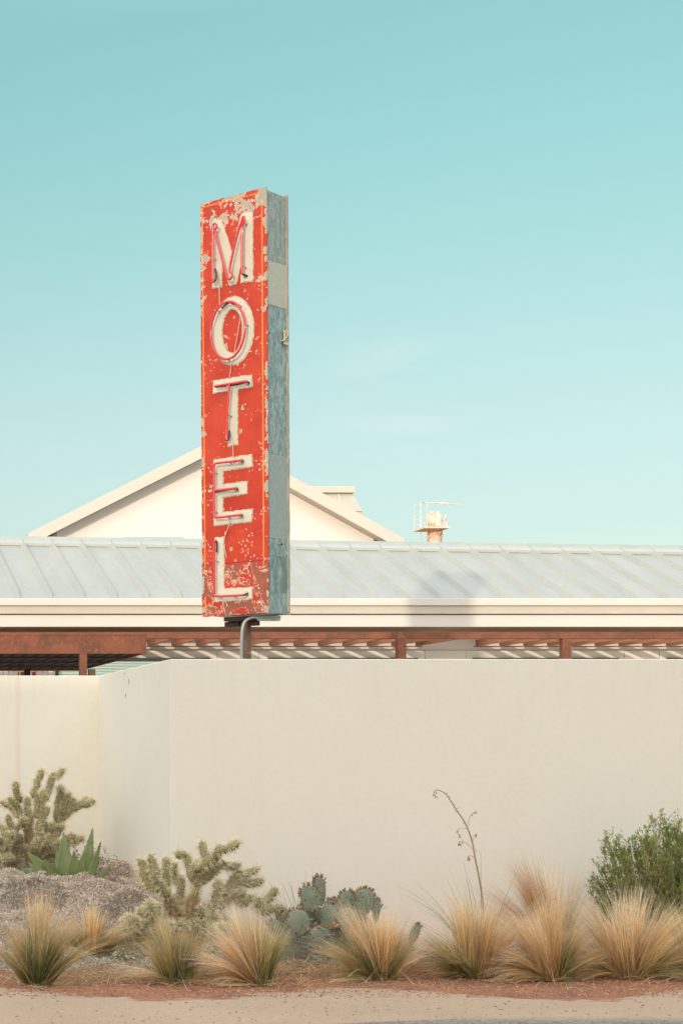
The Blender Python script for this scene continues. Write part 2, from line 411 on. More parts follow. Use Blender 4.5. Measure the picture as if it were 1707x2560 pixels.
# pale green ribbed panel at the left
m = MB(); ya = 23.2
xa, xb = X(146, ya), X(425, ya)+.4; zt3 = Z(1654, ya)
rows = 34
for i in range(rows):
    z1 = zt3 - i*.035
    m.hull8([(xa, ya, z1-.033), (xa, ya-.012, z1-.017), (xa, ya, z1), (xa, ya+.02, z1-.017)], [(xb, ya, z1-.033), (xb, ya-.012, z1-.017), (xb, ya, z1), (xb, ya+.02, z1-.017)])
sh = empty('carport_screen', (xa, ya, 0)); tag(sh, 'pale green ribbed metal screen seen between rusty canopy and wall', 'screen')
pw(m.build('ribbed_panel', M['green_panel']), sh)
m = MB(); m.box(xa, ya-.01, zt3+.002, xb, ya+.05, zt3+.045); pw(m.build('top_rail', M['dark']), sh)
m = MB(); m.box(X(139,ya), ya-.03, 0, X(146,ya), ya+.05, zt3+.045); pw(m.build('post', M['dark']), sh)
m = MB(); m.box(xb, ya-.03, 0, xb+.06, ya+.05, zt3); pw(m.build('post', M['dark']), sh)

# ------------------------------------------------------------------ pergola on the building
YB = 22.6
pg = empty('pergola', (X(700, YB), YB, 0)); tag(pg, 'long rusted steel pergola beam with slanting slats along the white building', 'pergola')
zb0, zb1, zbm = Z(1597, YB), Z(1566, YB), Z(1580.5, YB)
m = MB(); m.box(-3, YB, zb0, 20, YB+.10, zbm); pw(m.build('beam', M['rust'], bevel=.004), pg)
secs = [(X(395, 24.2)-.328*16, X(1042, 24.2)), (X(1192, 24.2), X(1192, 24.2)+.32*22)]
sgroup = []
for si, (xa, xb) in enumerate(secs):
    x = xb if si == 0 else xa
    cnt = 0
    while (x > xa-.01 if si == 0 else x < xb+.01):
        m = MB()
        m.box(x-.02, YB+.10, zb0+.003, x+.02, 24.20, zb0+.086)
        pw(m.build('slat', M['rust_orange']), pg)
        x += -.328 if si == 0 else .32; cnt += 1
    m = MB(); m.box(xa-.05, 24.13, zb0-.012, xb+.05, 24.19, zb0+.0015); pw(m.build('ledger', M['rust_tan']), pg)
def post(px0, px1, yy, top, tip):
    m = MB(); xa, xb = X(px0, yy), X(px1, yy); wd = xb-xa
    m.box(xa, yy, -.1, xb, yy+wd, top)
    if tip:
        cx, cy = (xa+xb)/2, yy+wd/2
        m.add([(xa,yy,top),(xb,yy,top),(xb,yy+wd,top),(xa,yy+wd,top),(cx,cy,top+tip)], [(0,1,4),(1,2,4),(2,3,4),(3,0,4)])
    return m.build('post', M['rust'])
pw(post(995, 1015.5, YB-.12, Z(1596, YB-.12), .085), pg)
pw(post(1407, 1428, YB+.0, zb0-.002, 0), pg)
pw(post(-330, -310, YB+.0, zb0-.002, 0), pg)

# ------------------------------------------------------------------ left rusty canopy
YC = 18.5; YC2 = 22.3
cp = empty('steel_canopy', (X(150, YC), YC, 0)); tag(cp, 'rusted steel canopy with dark ribbed underside above the left wall', 'canopy')
zc0, zc1 = Z(1634, YC), Z(1584, YC); xr = X(367, YC); xl = -8
m = MB()
m.box(xl, YC+.004, zc0+.012, xr-.004, YC+.06, zc1-.004)
m.box(xl, YC, zc1-.022, xr, YC+.06, zc1)          # lips of the channel
m.box(xl, YC-.006, zc0-.002, xr, YC+.06, zc0+.012)
pw(m.build('front_beam', M['rust'], bevel=.003), cp)
m = MB(); m.box(xr-.012, YC+.062, zc0, xr, YC2, zc1); pw(m.build('side_beam', M['rust']), cp)
m = MB(); m.box(xl, YC2, zc0, xr, YC2+.06, zc1); pw(m.build('rear_beam', M['rust']), cp)
m = MB()
x = xr-.06
while x > xl:
    m.hull8([(x-.10, YC+.065, zc0+.06), (x-.05, YC+.065, zc0+.06), (x-.02, YC+.065, zc0+.015), (x-.07, YC+.065, zc0+.015)],
            [(x-.10, YC2-.01, zc0+.06), (x-.05, YC2-.01, zc0+.06), (x-.02, YC2-.01, zc0+.015), (x-.07, YC2-.01, zc0+.015)])
    x -= .125
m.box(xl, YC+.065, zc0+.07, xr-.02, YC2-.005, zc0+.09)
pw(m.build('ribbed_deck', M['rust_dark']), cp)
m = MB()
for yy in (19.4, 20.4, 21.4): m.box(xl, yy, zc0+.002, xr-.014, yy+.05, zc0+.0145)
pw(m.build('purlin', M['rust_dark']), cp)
def cpost(a, b_, yy, mat, top):
    m = MB(); m.box(X(a, yy), yy, -.1, X(b_, yy), yy+.07, top); return pw(m.build('post', mat, bevel=.003), cp)
cpost(200, 218, YC-.02, M['rust'], zc0-.003)
cpost(222, 239, 21.9, M['rust_tan'], zc0+.001)
cpost(62, 76, 21.9, M['rust_dark'], zc0+.001)
# white railing far left
YR = 23.0
rl = empty('white_railing', (X(60, YR), YR, 0)); tag(rl, 'white picket railing glimpsed under the rusty canopy at far left', 'railing')
m = MB(); zr = Z(1677.5, YR); m.box(-2, YR, zr, X(138, YR), YR+.04, zr+.05); m.box(-2, YR, 1.7, X(138, YR), YR+.04, 1.74)
pw(m.build('rail', M['white']), rl)
x = X(133, YR); m = MB()
while x > -2: m.box(x, YR+.01, 1.74, x+.016, YR+.03, zr); x -= .072
pw(m.build('pickets', M['beige']), rl)
for a, b_ in ((47, 62), (77, 90)):
    m = MB(); m.box(X(a, 24.2), 24.22, 2.2, X(b_, 24.2), 24.275, Z(1680, 24.2)); o = pw(m.build('shutter', var('red_shutter_paint', (.38,.08,.07), (.30,.06,.05), 6)), bd)

# ------------------------------------------------------------------ gable building behind
YG = 32.0; YGW = 32.28
gb = empty('gabled_house', (8.2, 38, 0)); tag(gb, 'cream gabled building with white rake boards rising behind the metal roof', 'building')
lf = P(72, 1334, YG); ap = P(550, 1093, YG); rt = P(1006, 1346, YG)
lx, lz, ax_, az, rx, rz_ = lf.x, lf.z, ap.x, ap.z, rt.x, rt.z
TH = .20
m = MB()
def slab(xa, za, xb, zb, y0, y1, t):
    m.hull8([(xa,y0,za-t),(xb,y0,zb-t),(xb,y0,zb),(xa,y0,za)], [(xa,y1,za-t),(xb,y1,zb-t),(xb,y1,zb),(xa,y1,za)])
slab(lx, lz, ax_, az, YG+.03, 46, TH-.03); slab(ax_, az, rx, rz_, YG+.03, 46, TH-.03)
pw(m.build('roof', M['roof']), gb)
m = MB(); slab(lx-.02, lz-.0, ax_, az+.012, YG-.02, YG+.028, TH+.02); slab(ax_, az+.012, rx+.02, rz_, YG-.02, YG+.028, TH+.02)
pw(m.build('rake_board', M['rake']), gb)
m = MB(); slab(lx, lz-TH+.045, ax_, az-TH+.045, YG+.03, YGW+.01, .03 ) ; slab(ax_, az-TH+.045, rx, rz_-TH+.045, YG+.03, YGW+.01, .03)
for v in range(len(m.v)): m.v[v] = (m.v[v][0], m.v[v][1], m.v[v][2]-.02)
pw(m.build('soffit', M['beige']), gb)
wl, wr = X(142, YGW), X(934, YGW)
sl = (az-lz)/(ax_-lx); sr = (az-rz_)/(rx-ax_)
m = MB()
m.prism([(wl, 0), (wr, 0), (wr, az-TH-sr*(wr-ax_)-.01), (ax_, az-TH-.01), (wl, az-TH-sl*(ax_-wl)-.01)], YGW, 45.5)
pw(m.build('wall', M['cream']), gb)
# gutters at the ends of the eaves
m = MB(); m.box(lx-.10, YG+.05, lz-.20, lx-.005, 46, lz-.08); m.box(rx+.005, YG+.05, rz_-.20, rx+.10, 46, rz_-.08)
pw(m.build('gutter', M['white']), gb)
# roof monitor behind
YM = 48.0
mo = empty('roof_monitor_building', (X(800, YM), YM+2, 0)); tag(mo, 'pale metal clad hipped roof top peeking over right slope of the gable', 'building')
m = MB()
xa, xb = X(650, YM), X(888, YM); zt4 = Z(1213, YM); zb4 = Z(1278, YM); xb2 = X(907, YM)
m.hull8([(xa-.3, YM, zb4), (xb2, YM, zb4), (xb, YM+.25, zt4-.17), (xa, YM+.25, zt4-.17)], [(xa-.3, YM+5, zb4), (xb2, YM+5, zb4), (xb, YM+4.7, zt4-.17), (xa, YM+4.7, zt4-.17)])
m.box(xa-.3, YM, 0, xb2, YM+5, zb4-.01)
pw(m.build('cladding', var('pale_cladding', (.50,.48,.42), (.55,.53,.46), 2, .6)), mo)
m = MB(); m.box(xa-.1, YM+.15, zt4-.169, xb+.04, YM+4.8, zt4); pw(m.build('roof_cap', M['rake']), mo)
for px_ in (765, 810, 853):
  m = MB(); m.hull8([(X(px_,YM)-.02, YM-.02, zb4), (X(px_,YM)+.02, YM-.02, zb4), (X(px_,YM)+.02, YM+.02, zb4), (X(px_,YM)-.02, YM+.02, zb4)],
       [(X(px_,YM)-.02, YM+.22, zt4-.18), (X(px_,YM)+.02, YM+.22, zt4-.18), (X(px_,YM)+.02, YM+.26, zt4-.18), (X(px_,YM)-.02, YM+.26, zt4-.18)])
  pw(m.build('batten', M['rake']), mo)

# ------------------------------------------------------------------ far rusty tower head
YT = 70.0
tw = empty('rusty_tower', (X(1085, YT), YT, 0)); tag(tw, 'distant rusty tower top with white platform railing on the roof line', 'tower')
M['trust'] = rust('flaking_tower_rust', (.66,.44,.34), (.80,.68,.57), (.50,.29,.20), 3)
M['tpale'] = var('faded_tower_paint', (.80,.74,.64), (.68,.58,.48), 3, .7)
def pt(px_, py_, dy=0): return P(px_, py_, YT) + Vector((0, dy, 0))
m = MB(); cx = X(1086, YT)
prof = [(0, .28), (Z(1400,YT), .28), (Z(1362,YT), .27), (Z(1345,YT), .29), (Z(1338,YT), .24), (Z(1328,YT), .20), (Z(1322,YT), .22)]
m.tube([(cx, YT, z) for z, r in prof], [r for z, r in prof], 14)
random.seed(5)
for i in range(26):
    a = random.uniform(0, 6.28); zz = random.uniform(Z(1350,YT), Z(1322,YT)); r = .25
    m.tube([(cx+cos(a)*r, YT+sin(a)*r, zz), (cx+cos(a+.3)*(r+.05), YT+sin(a+.3)*(r+.05), zz+random.uniform(.05,.2))], .03, 5)
pw(m.build('column', M['trust']), tw)
m = MB(); cx2 = X(1081, YT)
m.tube([(cx2, YT-.05, Z(1320,YT)), (cx2-.02, YT, Z(1300,YT)), (cx2, YT, Z(1288,YT)), (cx2+.03, YT, Z(1280,YT)), (cx2+.03, YT, Z(1276.5,YT))], [.20,.22,.20,.14,.05], 14)
for a in range(5): m.tube([(cx2-.16+.03*a, YT-.20, Z(1318,YT)), (cx2-.12+.03*a, YT-.17, Z(1285,YT))], .025, 5)
pw(m.build('hood', M['trust'], smooth=True), tw)
m = MB(); m.tube([(cx2+.12, YT-.28, Z(1318,YT)), (cx2+.14, YT-.26, Z(1296,YT)), (cx2+.10, YT-.24, Z(1281,YT))], [.12,.12,.05], 8)
pw(m.build('pale_cover', M['tpale']), tw)
m = MB(); m.box(X(1046,YT), YT-.6, Z(1325,YT), X(1110,YT), YT+.6, Z(1321,YT))
pw(m.build('platform', M['tpale']), tw)
m = MB()
for a, t, b_ in ((1043,1259,1325),(1060,1257,1350),(1108,1290,1322),(1104,1296,1322)):
    for dy in (-.55, .55): m.tube([pt(a, b_, dy*.6), pt(a, t, dy*.6)], .011, 5)
for yy in (1259, 1298, 1310):
    for dy in (-.55, .55): m.tube([pt(1043, yy, dy*.6), pt(1060, yy-2, dy*.6)], .009, 5)
m.tube([pt(1043, 1259, -.5), pt(1060, 1257, 0), pt(1110, 1258, 0), pt(1166, 1262, 0)], [.012,.022,.024,.012], 6)
m.tube([pt(1100, 1262, 0), pt(1110, 1257, 0), pt(1118, 1262, 0)], .04, 6)
m.tube([pt(1096, 1292, -.2), pt(1101, 1318, -.2)], .05, 6); m.tube([pt(1110, 1290, -.2), pt(1100, 1318, -.2)], .05, 6)
m.tube([pt(1094, 1300, -.2), pt(1110, 1300, -.2)], .03, 6)
pw(m.build('railing', M['tpale']), tw)

# ------------------------------------------------------------------ unseen block behind the camera, added to shade wall and planting
sb = empty('shade_block', (-9, -8, 0)); tag(sb, 'unseen plain block added behind the viewer to shade the foreground', 'building')
OCC_Y = -7.0
occ_h = (ZT + .80) + (Y1 - OCC_Y)/cos(SUN_AZ)*math.tan(SUN_EL)
m = MB(); m.box(-45, OCC_Y-8, 0, 24, OCC_Y, occ_h-.25); pw(m.build('wall', var('shade_block_paint', (.7,.62,.5), (.66,.58,.47), 1)), sb)
m = MB(); m.box(-45.2, OCC_Y-8.2, occ_h-.249, 24.2, OCC_Y+.2, occ_h); pw(m.build('parapet', M['white']), sb)
for i in range(12):
    m = MB(); xx = -42+i*5.5; m.box(xx, OCC_Y+.003, 1, xx+1.8, OCC_Y+.05, 2.4); pw(m.build('window', M['glass']), sb)
    m = MB(); m.box(xx, OCC_Y+.003, 4.2, xx+1.8, OCC_Y+.05, 5.6); pw(m.build('window', M['glass']), sb)

# ------------------------------------------------------------------ MOTEL sign
TH_S = radians(48); W, D = .66, .345; YS = 15.5
ux = Vector((cos(TH_S), -sin(TH_S), 0)); uy = Vector((sin(TH_S), cos(TH_S), 0))
nearc = Vector((X(670, YS), YS, 0))
ctr = nearc - ux*W/2 + uy*D/2
sg = empty('motel_sign', (ctr.x, ctr.y, 0), -TH_S)
tag(sg, 'tall weathered red metal sign with white letters and neon tubes reading MOTEL', 'sign')
SB, ST = Z(1532, YS), Z(464, YS); LEAN = -.0056
camL = Vector(((-ctr).dot(ux), (-ctr).dot(uy), CAMZ))
def face(px, py, off=0.0):      # local point where the ray through a photo pixel meets the face (off metres in front)
    d = Vector(((px-VX)/F, 1, (VY-py)/F)); dl = Vector((d.dot(ux), d.dot(uy), d.z))
    t = (-D/2 - off - camL.y)/dl.y
    return camL + dl*t
def z1(p): return (460+p[0]/4.522, 440+p[1]/4.522)
def z2(p): return (460+p[0]/4.9, 920+p[1]/4.9)
def z3(p): return (460+p[0]/4.9, 1280+p[1]/4.9)
def ln(x, z): return x + LEAN*(z-SB)
# paint material with flaking
def paint(name, base, base2, amt=0.0, rusty=True, edge=True):
    g = NG(name); co = g.coord('Object'); xyz = g.xyz(co)
    n1 = g.noise(co, 7.5, 7, .62, .35); n2 = g.noise(co, 30, 5, .6, .3); n3 = g.noise(g.coord('Object', (1,1,.6)), 2.2, 3)
    f = g.math('ADD', g.math('MULTIPLY', n1, .62), g.math('MULTIPLY', n2, .38))
    # more flaking near the top, near the vertical edges, and in some bands
    xe = g.math('ABSOLUTE', g.math('SUBTRACT', xyz['X'], g.math('MULTIPLY', g.math('SUBTRACT', xyz['Z'], SB), LEAN)))
    ed = g.step(xe, W/2-.045, W/2-.0)
    top = g.step(xyz['Z'], ST-.50, ST-.06)
    mid = g.step(xyz['Z'], SB+2.0, SB+3.0)
    bias = g.math('ADD', g.math('MULTIPLY', top, .085), g.math('MULTIPLY', ed, .085 if edge else 0))
    bias = g.math('ADD', bias, g.math('MULTIPLY', mid, .035))
    bias = g.math('ADD', bias, g.math('MULTIPLY', g.math('SUBTRACT', n3, .5), .16))
    if edge:      # larger worn places
        for (zf_, q_, r_, k_) in ((z1,(865,1150),.085,.16),(z1,(250,930),.06,.10),(z1,(250,1350),.05,.08),(z1,(260,1740),.055,.09),(z1,(560,420),.09,.06),(z1,(900,1500),.045,.12),(z2,(700,790),.06,.15),(z2,(720,480),.05,.11),
                                (z2,(305,150),.06,.13),(z2,(225,1165),.05,.12),(z2,(1010,1430),.05,.15),(z3,(235,330),.06,.15),(z3,(510,420),.05,.13),(z3,(575,455),.03,.20),(z3,(635,590),.035,.16),(z3,(760,575),.035,.16),(z3,(900,560),.045,.16),(z3,(225,600),.05,.16)):
            pt_ = face(*zf_(q_)); vd = g.n('ShaderNodeVectorMath', operation='DISTANCE'); g.l(co, vd.inputs[0]); vd.inputs[1].default_value = (pt_.x, -D/2, pt_.z)
            bias = g.math('ADD', bias, g.math('MULTIPLY', g.step(vd.outputs['Value'], r_, 0), k_))
        # rust-brown weeping below the worn spots
    f = g.math('ADD', g.math('ADD', f, bias), amt)
    c = g.mix(g.step(g.noise(co, 3.5, 5, .65), .35, .7), base, base2)
    c = g.mix(g.math('MULTIPLY', g.step(g.noise(co, 140, 3, .7), .5, .7), .25), c, tuple(x*.72 for x in base2))
    if rusty:   # rust-brown lower panel with flaked islands
        rz = g.step(xyz['Z'], Z(1403, YS), Z(1407, YS)); 
        rn = g.noise(co, 9, 6, .62, .6)
        rust_c = g.mix(g.step(g.noise(co, 30, 4), .3, .7), (.33,.085,.05), (.24,.07,.045))
        isl = g.math('MULTIPLY', g.step(rn, .505, .52), rz)
        isl2 = g.math('SUBTRACT', g.math('MULTIPLY', g.step(rn, .49, .497), rz), isl, clamp=True)
        c = g.mix(g.math('MULTIPLY', rz, g.math('SUBTRACT', 1, g.step(rn, .505, .515))), c, rust_c)
        c = g.mix(isl2, c, (.68,.50,.36))
    wst = g.noise(g.coord('Object', (1, 1, .16)), 26, 5, .7)
    c = g.mix(g.math('MULTIPLY', g.step(wst, .56, .74), .38 if edge else .18), c, (.30,.10,.05))
    ring = g.step(f, .628, .633); core = g.step(f, .643, .649)
    c = g.mix(ring, c, (.66,.57,.45)); c = g.mix(core, c, g.mix(g.noise(co, 60, 3), (.28,.27,.22), (.42,.38,.31)))
    # pin chips
    wp = g.n('ShaderNodeVectorMath', operation='MULTIPLY_ADD'); nz_ = g.n('ShaderNodeTexNoise'); g.l(co, nz_.inputs['Vector']); nz_.inputs['Scale'].default_value = 26; nz_.inputs['Detail'].default_value = 5
    g.l(nz_.outputs['Color'], wp.inputs[0]); wp.inputs[1].default_value = (.05, .05, .05); g.l(co, wp.inputs[2])
    v = g.vor(wp.outputs[0], 38, 'Distance'); sel = g.step(g.noise(co, 5, 4, .6), .535, .61)
    chip = g.math('MULTIPLY', g.step(v, .26, .20), sel)
    c = g.mix(chip, c, (.76,.68,.57))
    g.bump(g.math('SUBTRACT', g.noise(co, 60, 3), g.math('MULTIPLY', ring, .6)), .35, .002)
    return g.base(c, g.math('ADD', .45, g.math('MULTIPLY', ring, .3)))
M['red'] = paint('flaking_red_paint', (.42,.027,.009), (.52,.046,.014))
M['orange'] = paint('flaking_orange_stripe', (.75,.20,.04), (.72,.24,.06), -.03)
M['letter'] = paint('weathered_white_paint', (.62,.575,.48), (.54,.50,.40), -.14, rusty=False, edge=False)
g = NG('letter_border_metal'); co = g.coord('Object')
c = g.mix(g.step(g.noise(co, 50, 4, .7), .42, .58), (.30,.27,.21), (.60,.52,.40)); M['border'] = g.base(c, .8)
def galv(name, a, b, sp_, rusty=0.0, metal=.25):
    g = NG(name); co = g.coord('Object'); st = g.coord('Object', (1, 1, .4))
    f = g.noise(st, sp_, 6, .75, .3)
    c = g.mix(g.step(f, .44, .58), a, b)
    c = g.mix(g.math('MULTIPLY', g.step(g.vor(g.coord('Object', (1,1,.5)), sp_*2.2, 'Distance'), .35, .1), .35), c, tuple(min(1, x*1.5) for x in b))
    c = g.mix(g.math('MULTIPLY', g.step(g.noise(st, 9, 5, .7, .5), .58, .72), .35+rusty), c, (.30,.24,.18))
    g.bump(f, .2, .002)
    return g.base(c, .5, metal)
M['galv_blue'] = galv('spangled_blue_galvanised', (.19,.275,.27), (.35,.45,.44), 26)
M['galv_dark'] = galv('aged_grey_galvanised', (.23,.285,.265), (.37,.41,.38), 26)
M['galv_light'] = galv('pale_grey_patch', (.45,.44,.37), (.50,.49,.41), 40, 0, .15)
M['galv_mid'] = galv('blue_grey_patch', (.28,.34,.32), (.33,.39,.365), 40, 0, .15)
M['galv_patina'] = galv('stained_galvanised', (.16,.23,.22), (.30,.40,.37), 10, .3)
M['neon'] = None
g = NG('unlit_red_neon_glass'); g.b.inputs['Coat Weight'].default_value = .6; M['neon'] = g.base((.64,.028,.035), .18)
M['cord'] = var('old_cord', (.62,.52,.42), (.5,.4,.32), 30, .7, kind='Object')
M['tanm'] = galv('tan_aged_metal', (.33,.29,.23), (.44,.39,.32), 14, .2, .1)
# face plates (front and rear) and box
def plate(y0, y1, grow, mat, name, jag=.0025):
    m = MB(); n = 70; random.seed(3)
    L_, R_ = [], []
    for i in range(n+1):
        z = SB + (ST-SB)*i/n
        L_.append((ln(-W/2-grow, z)+random.uniform(-jag, jag), z)); R_.append((ln(W/2+grow, z)+random.uniform(-jag, jag), z))
    nb = 14
    top = [(ln(W/2-W*i/nb, ST), ST+random.uniform(-jag, jag)*1.5) for i in range(1, nb)]
    bot = [(-W/2+W*i/nb, SB+random.uniform(-jag, jag)) for i in range(1, nb)]
    m.prism(bot + R_ + top + L_[::-1], y0, y1)
    return m.build(name, mat, sg)
plate(-D/2, -D/2+.012, .006, M['red'], 'face_panel')
plate(D/2-.012, D/2, .004, M['tanm'], 'rear_panel')
def sbox(xa, xb, ya, yb, za, zb, mat, name):
    m = MB()
    m.hull8([(ln(xa,za),ya,za),(ln(xb,za),ya,za),(ln(xb,za),yb,za),(ln(xa,za),yb,za)], [(ln(xa,zb),ya,zb),(ln(xb,zb),ya,zb),(ln(xb,zb),yb,zb),(ln(xa,zb),yb,zb)])
    return m.build(name, mat, sg)
sbox(-W/2+.012, W/2-.012, -D/2+.0125, D/2-.0125, SB+.012, ST-.030, M['galv_dark'], 'box')
zz = lambda py: Z(py, YS)
segs = [(470, 646, 'galv_dark', .0), (646, 757, 'galv_light', .003), (757, 1131, 'galv_blue', .0), (1131, 1344, 'galv_mid', .003), (1344, 1388, 'galv_blue', .001), (1388, 1478, 'galv_patina', .0), (1478, 1531, 'galv_blue', .0015)]
for a, b_, mt, pr in segs:
    e = .002 if pr == 0 else -.006
    sbox(W/2-.0115, W/2-.006+pr, -D/2+.0128, D/2-.0128, zz(b_)+.001, zz(a)-.001 if a > 470 else ST-.025, M[mt], 'side_panel')
# slanted edge strips and rivets on the side
m = MB()
m.hull8([(W/2-.005,D/2-.030,SB+.02),(W/2+.004,D/2-.030,SB+.02),(W/2+.004,D/2-.0127,SB+.02),(W/2-.005,D/2-.0127,SB+.02)],
        [(ln(W/2-.005,ST),D/2-.030,ST-.02),(ln(W/2+.004,ST),D/2-.030,ST-.02),(ln(W/2+.004,ST),D/2-.0127,ST-.02),(ln(W/2-.005,ST),D/2-.0127,ST-.02)])
m.build('edge_strip', M['tanm'], sg)
m = MB()
def dome(c, r, ax):
    ax = Vector(ax); t = ax.orthogonal().normalized(); b2 = ax.cross(t); c = Vector(c)
    vs = [c + (t*cos(2*pi*k/8)+b2*sin(2*pi*k/8))*r for k in range(8)] + [c+ax*r*.7]
    m.add(vs, [(k, (k+1) % 8, 8) for k in range(8)])
for py in (560, 650, 660, 750, 762, 900, 1000, 1120, 1140, 1240, 1335, 1350, 1440, 1500, 600, 830, 1060, 1290):
    z = zz(py); dome((ln(W/2+.004, z), D/2-.022, z), .006, (1, 0, 0))
for py in (652, 752, 1137, 1338, 900, 1240): z = zz(py); dome((ln(W/2-.002, z), -D/2+.026, z), .0055, (1, 0, 0))
m.build('rivet', M['galv_light'], sg)
m = MB(); z = zz(828)     # hook bracket on the side
yb_ = D/2-.07
m.tube([(W/2-.010, yb_-.06, z-.05), (W/2+.004, yb_-.01, z-.03), (W/2+.012, yb_+.015, z+.01), (W/2+.012, yb_+.02, z+.045), (W/2, yb_+.01, z+.06)], .006, 6)
m.tube([(W/2, yb_-.01, z-.06), (W/2+.012, yb_+.0, z-.075), (W/2+.012, yb_+.02, z-.07), (W/2, yb_+.025, z-.05)], .007, 6)
m.box(W/2-.008, yb_-.02, z-.07, W/2+.002, yb_+.03, z+.055)
m.build('bracket', M['border'], sg)
m = MB(); z = zz(1355)
dome((W/2-.0045, .05, z), .013, (1,0,0)); m.build('knockout_hole', M['black'], sg)
m = MB(); dome((W/2-.0045, -.0, z), .011, (1,0,0)); m.tube([(W/2+.001,-.03,z),(W/2+.004,.025,z)], .003, 5); m.build('bolt', M['grey_metal'], sg)
m = MB(); dome((ln(W/2-.004, zz(828)), -D/2+.05, zz(828)), .009, (1,0,0)); m.build('bolt', M['rust'], sg)
# seam line on the face
m = MB(); a = face(503, 1414); b_ = face(669, 1399); a.x += .001
m.tube([(a.x, -D/2-.0008, a.z), (b_.x, -D/2-.0008, b_.z)], .0022, 4); m.build('panel_seam', M['black'], sg)
# pinstripe
m = MB()
def strip(p, q_, wd=.0055):
    a = face(*p); b_ = face(*q_); d = Vector((b_.x-a.x, 0, b_.z-a.z)).normalized(); nrm = Vector((-d.z, 0, d.x))*wd
    y0, y1 = -D/2-.0012, -D/2+.001
    A = [a+nrm, a-nrm]; B = [b_+nrm, b_-nrm]
    m.hull8([(A[0].x,y0,A[0].z),(A[1].x,y0,A[1].z),(A[1].x,y1,A[1].z),(A[0].x,y1,A[0].z)], [(B[0].x,y0,B[0].z),(B[1].x,y0,B[1].z),(B[1].x,y1,B[1].z),(B[0].x,y1,B[0].z)])
strip((505.5, 519), (513.5, 1521), .0065); strip((654.5, 481), (660, 1511), .0065)
strip((507, 517.5), (653.5, 480), .005); strip((508, 1520), (514, 1519), .005)
m.build('pinstripe', M['orange'], sg)
# letters
def fpoly(pts, zf): return [face(*zf(p)) for p in pts]
def offset(poly, d):
    n = len(poly); out_ = []
    area = sum(poly[i].x*poly[(i+1) % n].z - poly[(i+1) % n].x*poly[i].z for i in range(n))
    s = 1 if area > 0 else -1
    for i in range(n):
        p0, p1, p2 = poly[i-1], poly[i], poly[(i+1) % n]
        d1 = Vector((p1.x-p0.x, p1.z-p0.z)).normalized(); d2 = Vector((p2.x-p1.x, p2.z-p1.z)).normalized()
        n1 = Vector((d1.y, -d1.x))*s; n2 = Vector((d2.y, -d2.x))*s
        b2 = (n1+n2); k = b2.length
        if k < .3: b2 = n1
        else: b2 = b2 / max(.35, (b2.dot(n1)))
        out_.append(Vector((p1.x+b2.x*d, p1.y, p1.z+b2.y*d)))
    return out_
def ragged(poly, step=.011, j=.0035):
    out_ = []; n = len(poly)
    for i in range(n):
        a, b2 = poly[i], poly[(i+1) % n]; k = max(1, int((b2-a).length/step))
        for q_ in range(k):
            p = a.lerp(b2, q_/k); out_.append(Vector((p.x+random.uniform(-j, j), p.y, p.z+random.uniform(-j, j))))
    return out_
def flat(poly, y0, y1, name, mat, parent):
    bm = bmesh.new(); vs = [bm.verts.new((p.x, y0, p.z)) for p in poly]
    f_ = bm.faces.new(vs); f_.normal_update()
    if f_.normal.y > 0: f_.normal_flip()
    r = bmesh.ops.extrude_face_region(bm, geom=[f_])
    for v in r['geom']:
        if isinstance(v, bmesh.types.BMVert): v.co.y = y1
    bmesh.ops.recalc_face_normals(bm, faces=bm.faces)
    bmesh.ops.triangulate(bm, faces=bm.faces[:])
    me = bpy.data.meshes.new(name); bm.to_mesh(me); bm.free(); me.materials.append(mat)
    o = bpy.data.objects.new(name, me); COL.objects.link(o); o.parent = parent; return o
FY = -D/2
def letter(pts, zf, seed):
    random.seed(seed); p = fpoly(pts, zf)
    le = flat(p, FY-.0065, FY-.0030, 'letter', M['letter'], sg)
    flat(ragged(offset(p, .0085)), FY-.0028, FY+.001, 'letter_border', M['border'], le)
    return le
LM = [(325,1258),(338,1180),(345,1075),(345,800),(343,560),(318,520),(420,490),(486,690),(548,875),(598,650),(655,425),(775,402),(775,1180),(648,1197),(652,985),(592,1205),(520,1232),(480,1110),(435,975),(425,1250)]
LT = [(370,160),(825,88),(835,225),(655,255),(655,932),(550,950),(557,270),(365,305)]
LE = [(370,1130),(828,1067),(838,1205),(475,1258),(478,1432),(770,1392),(768,1535),(478,1580),(470,1778),(836,1733),(825,1880),(372,1925)]
LL = [(385,320),(487,315),(490,945),(832,930),(828,1062),(388,1095)]
letter(LM, z1, 1); 
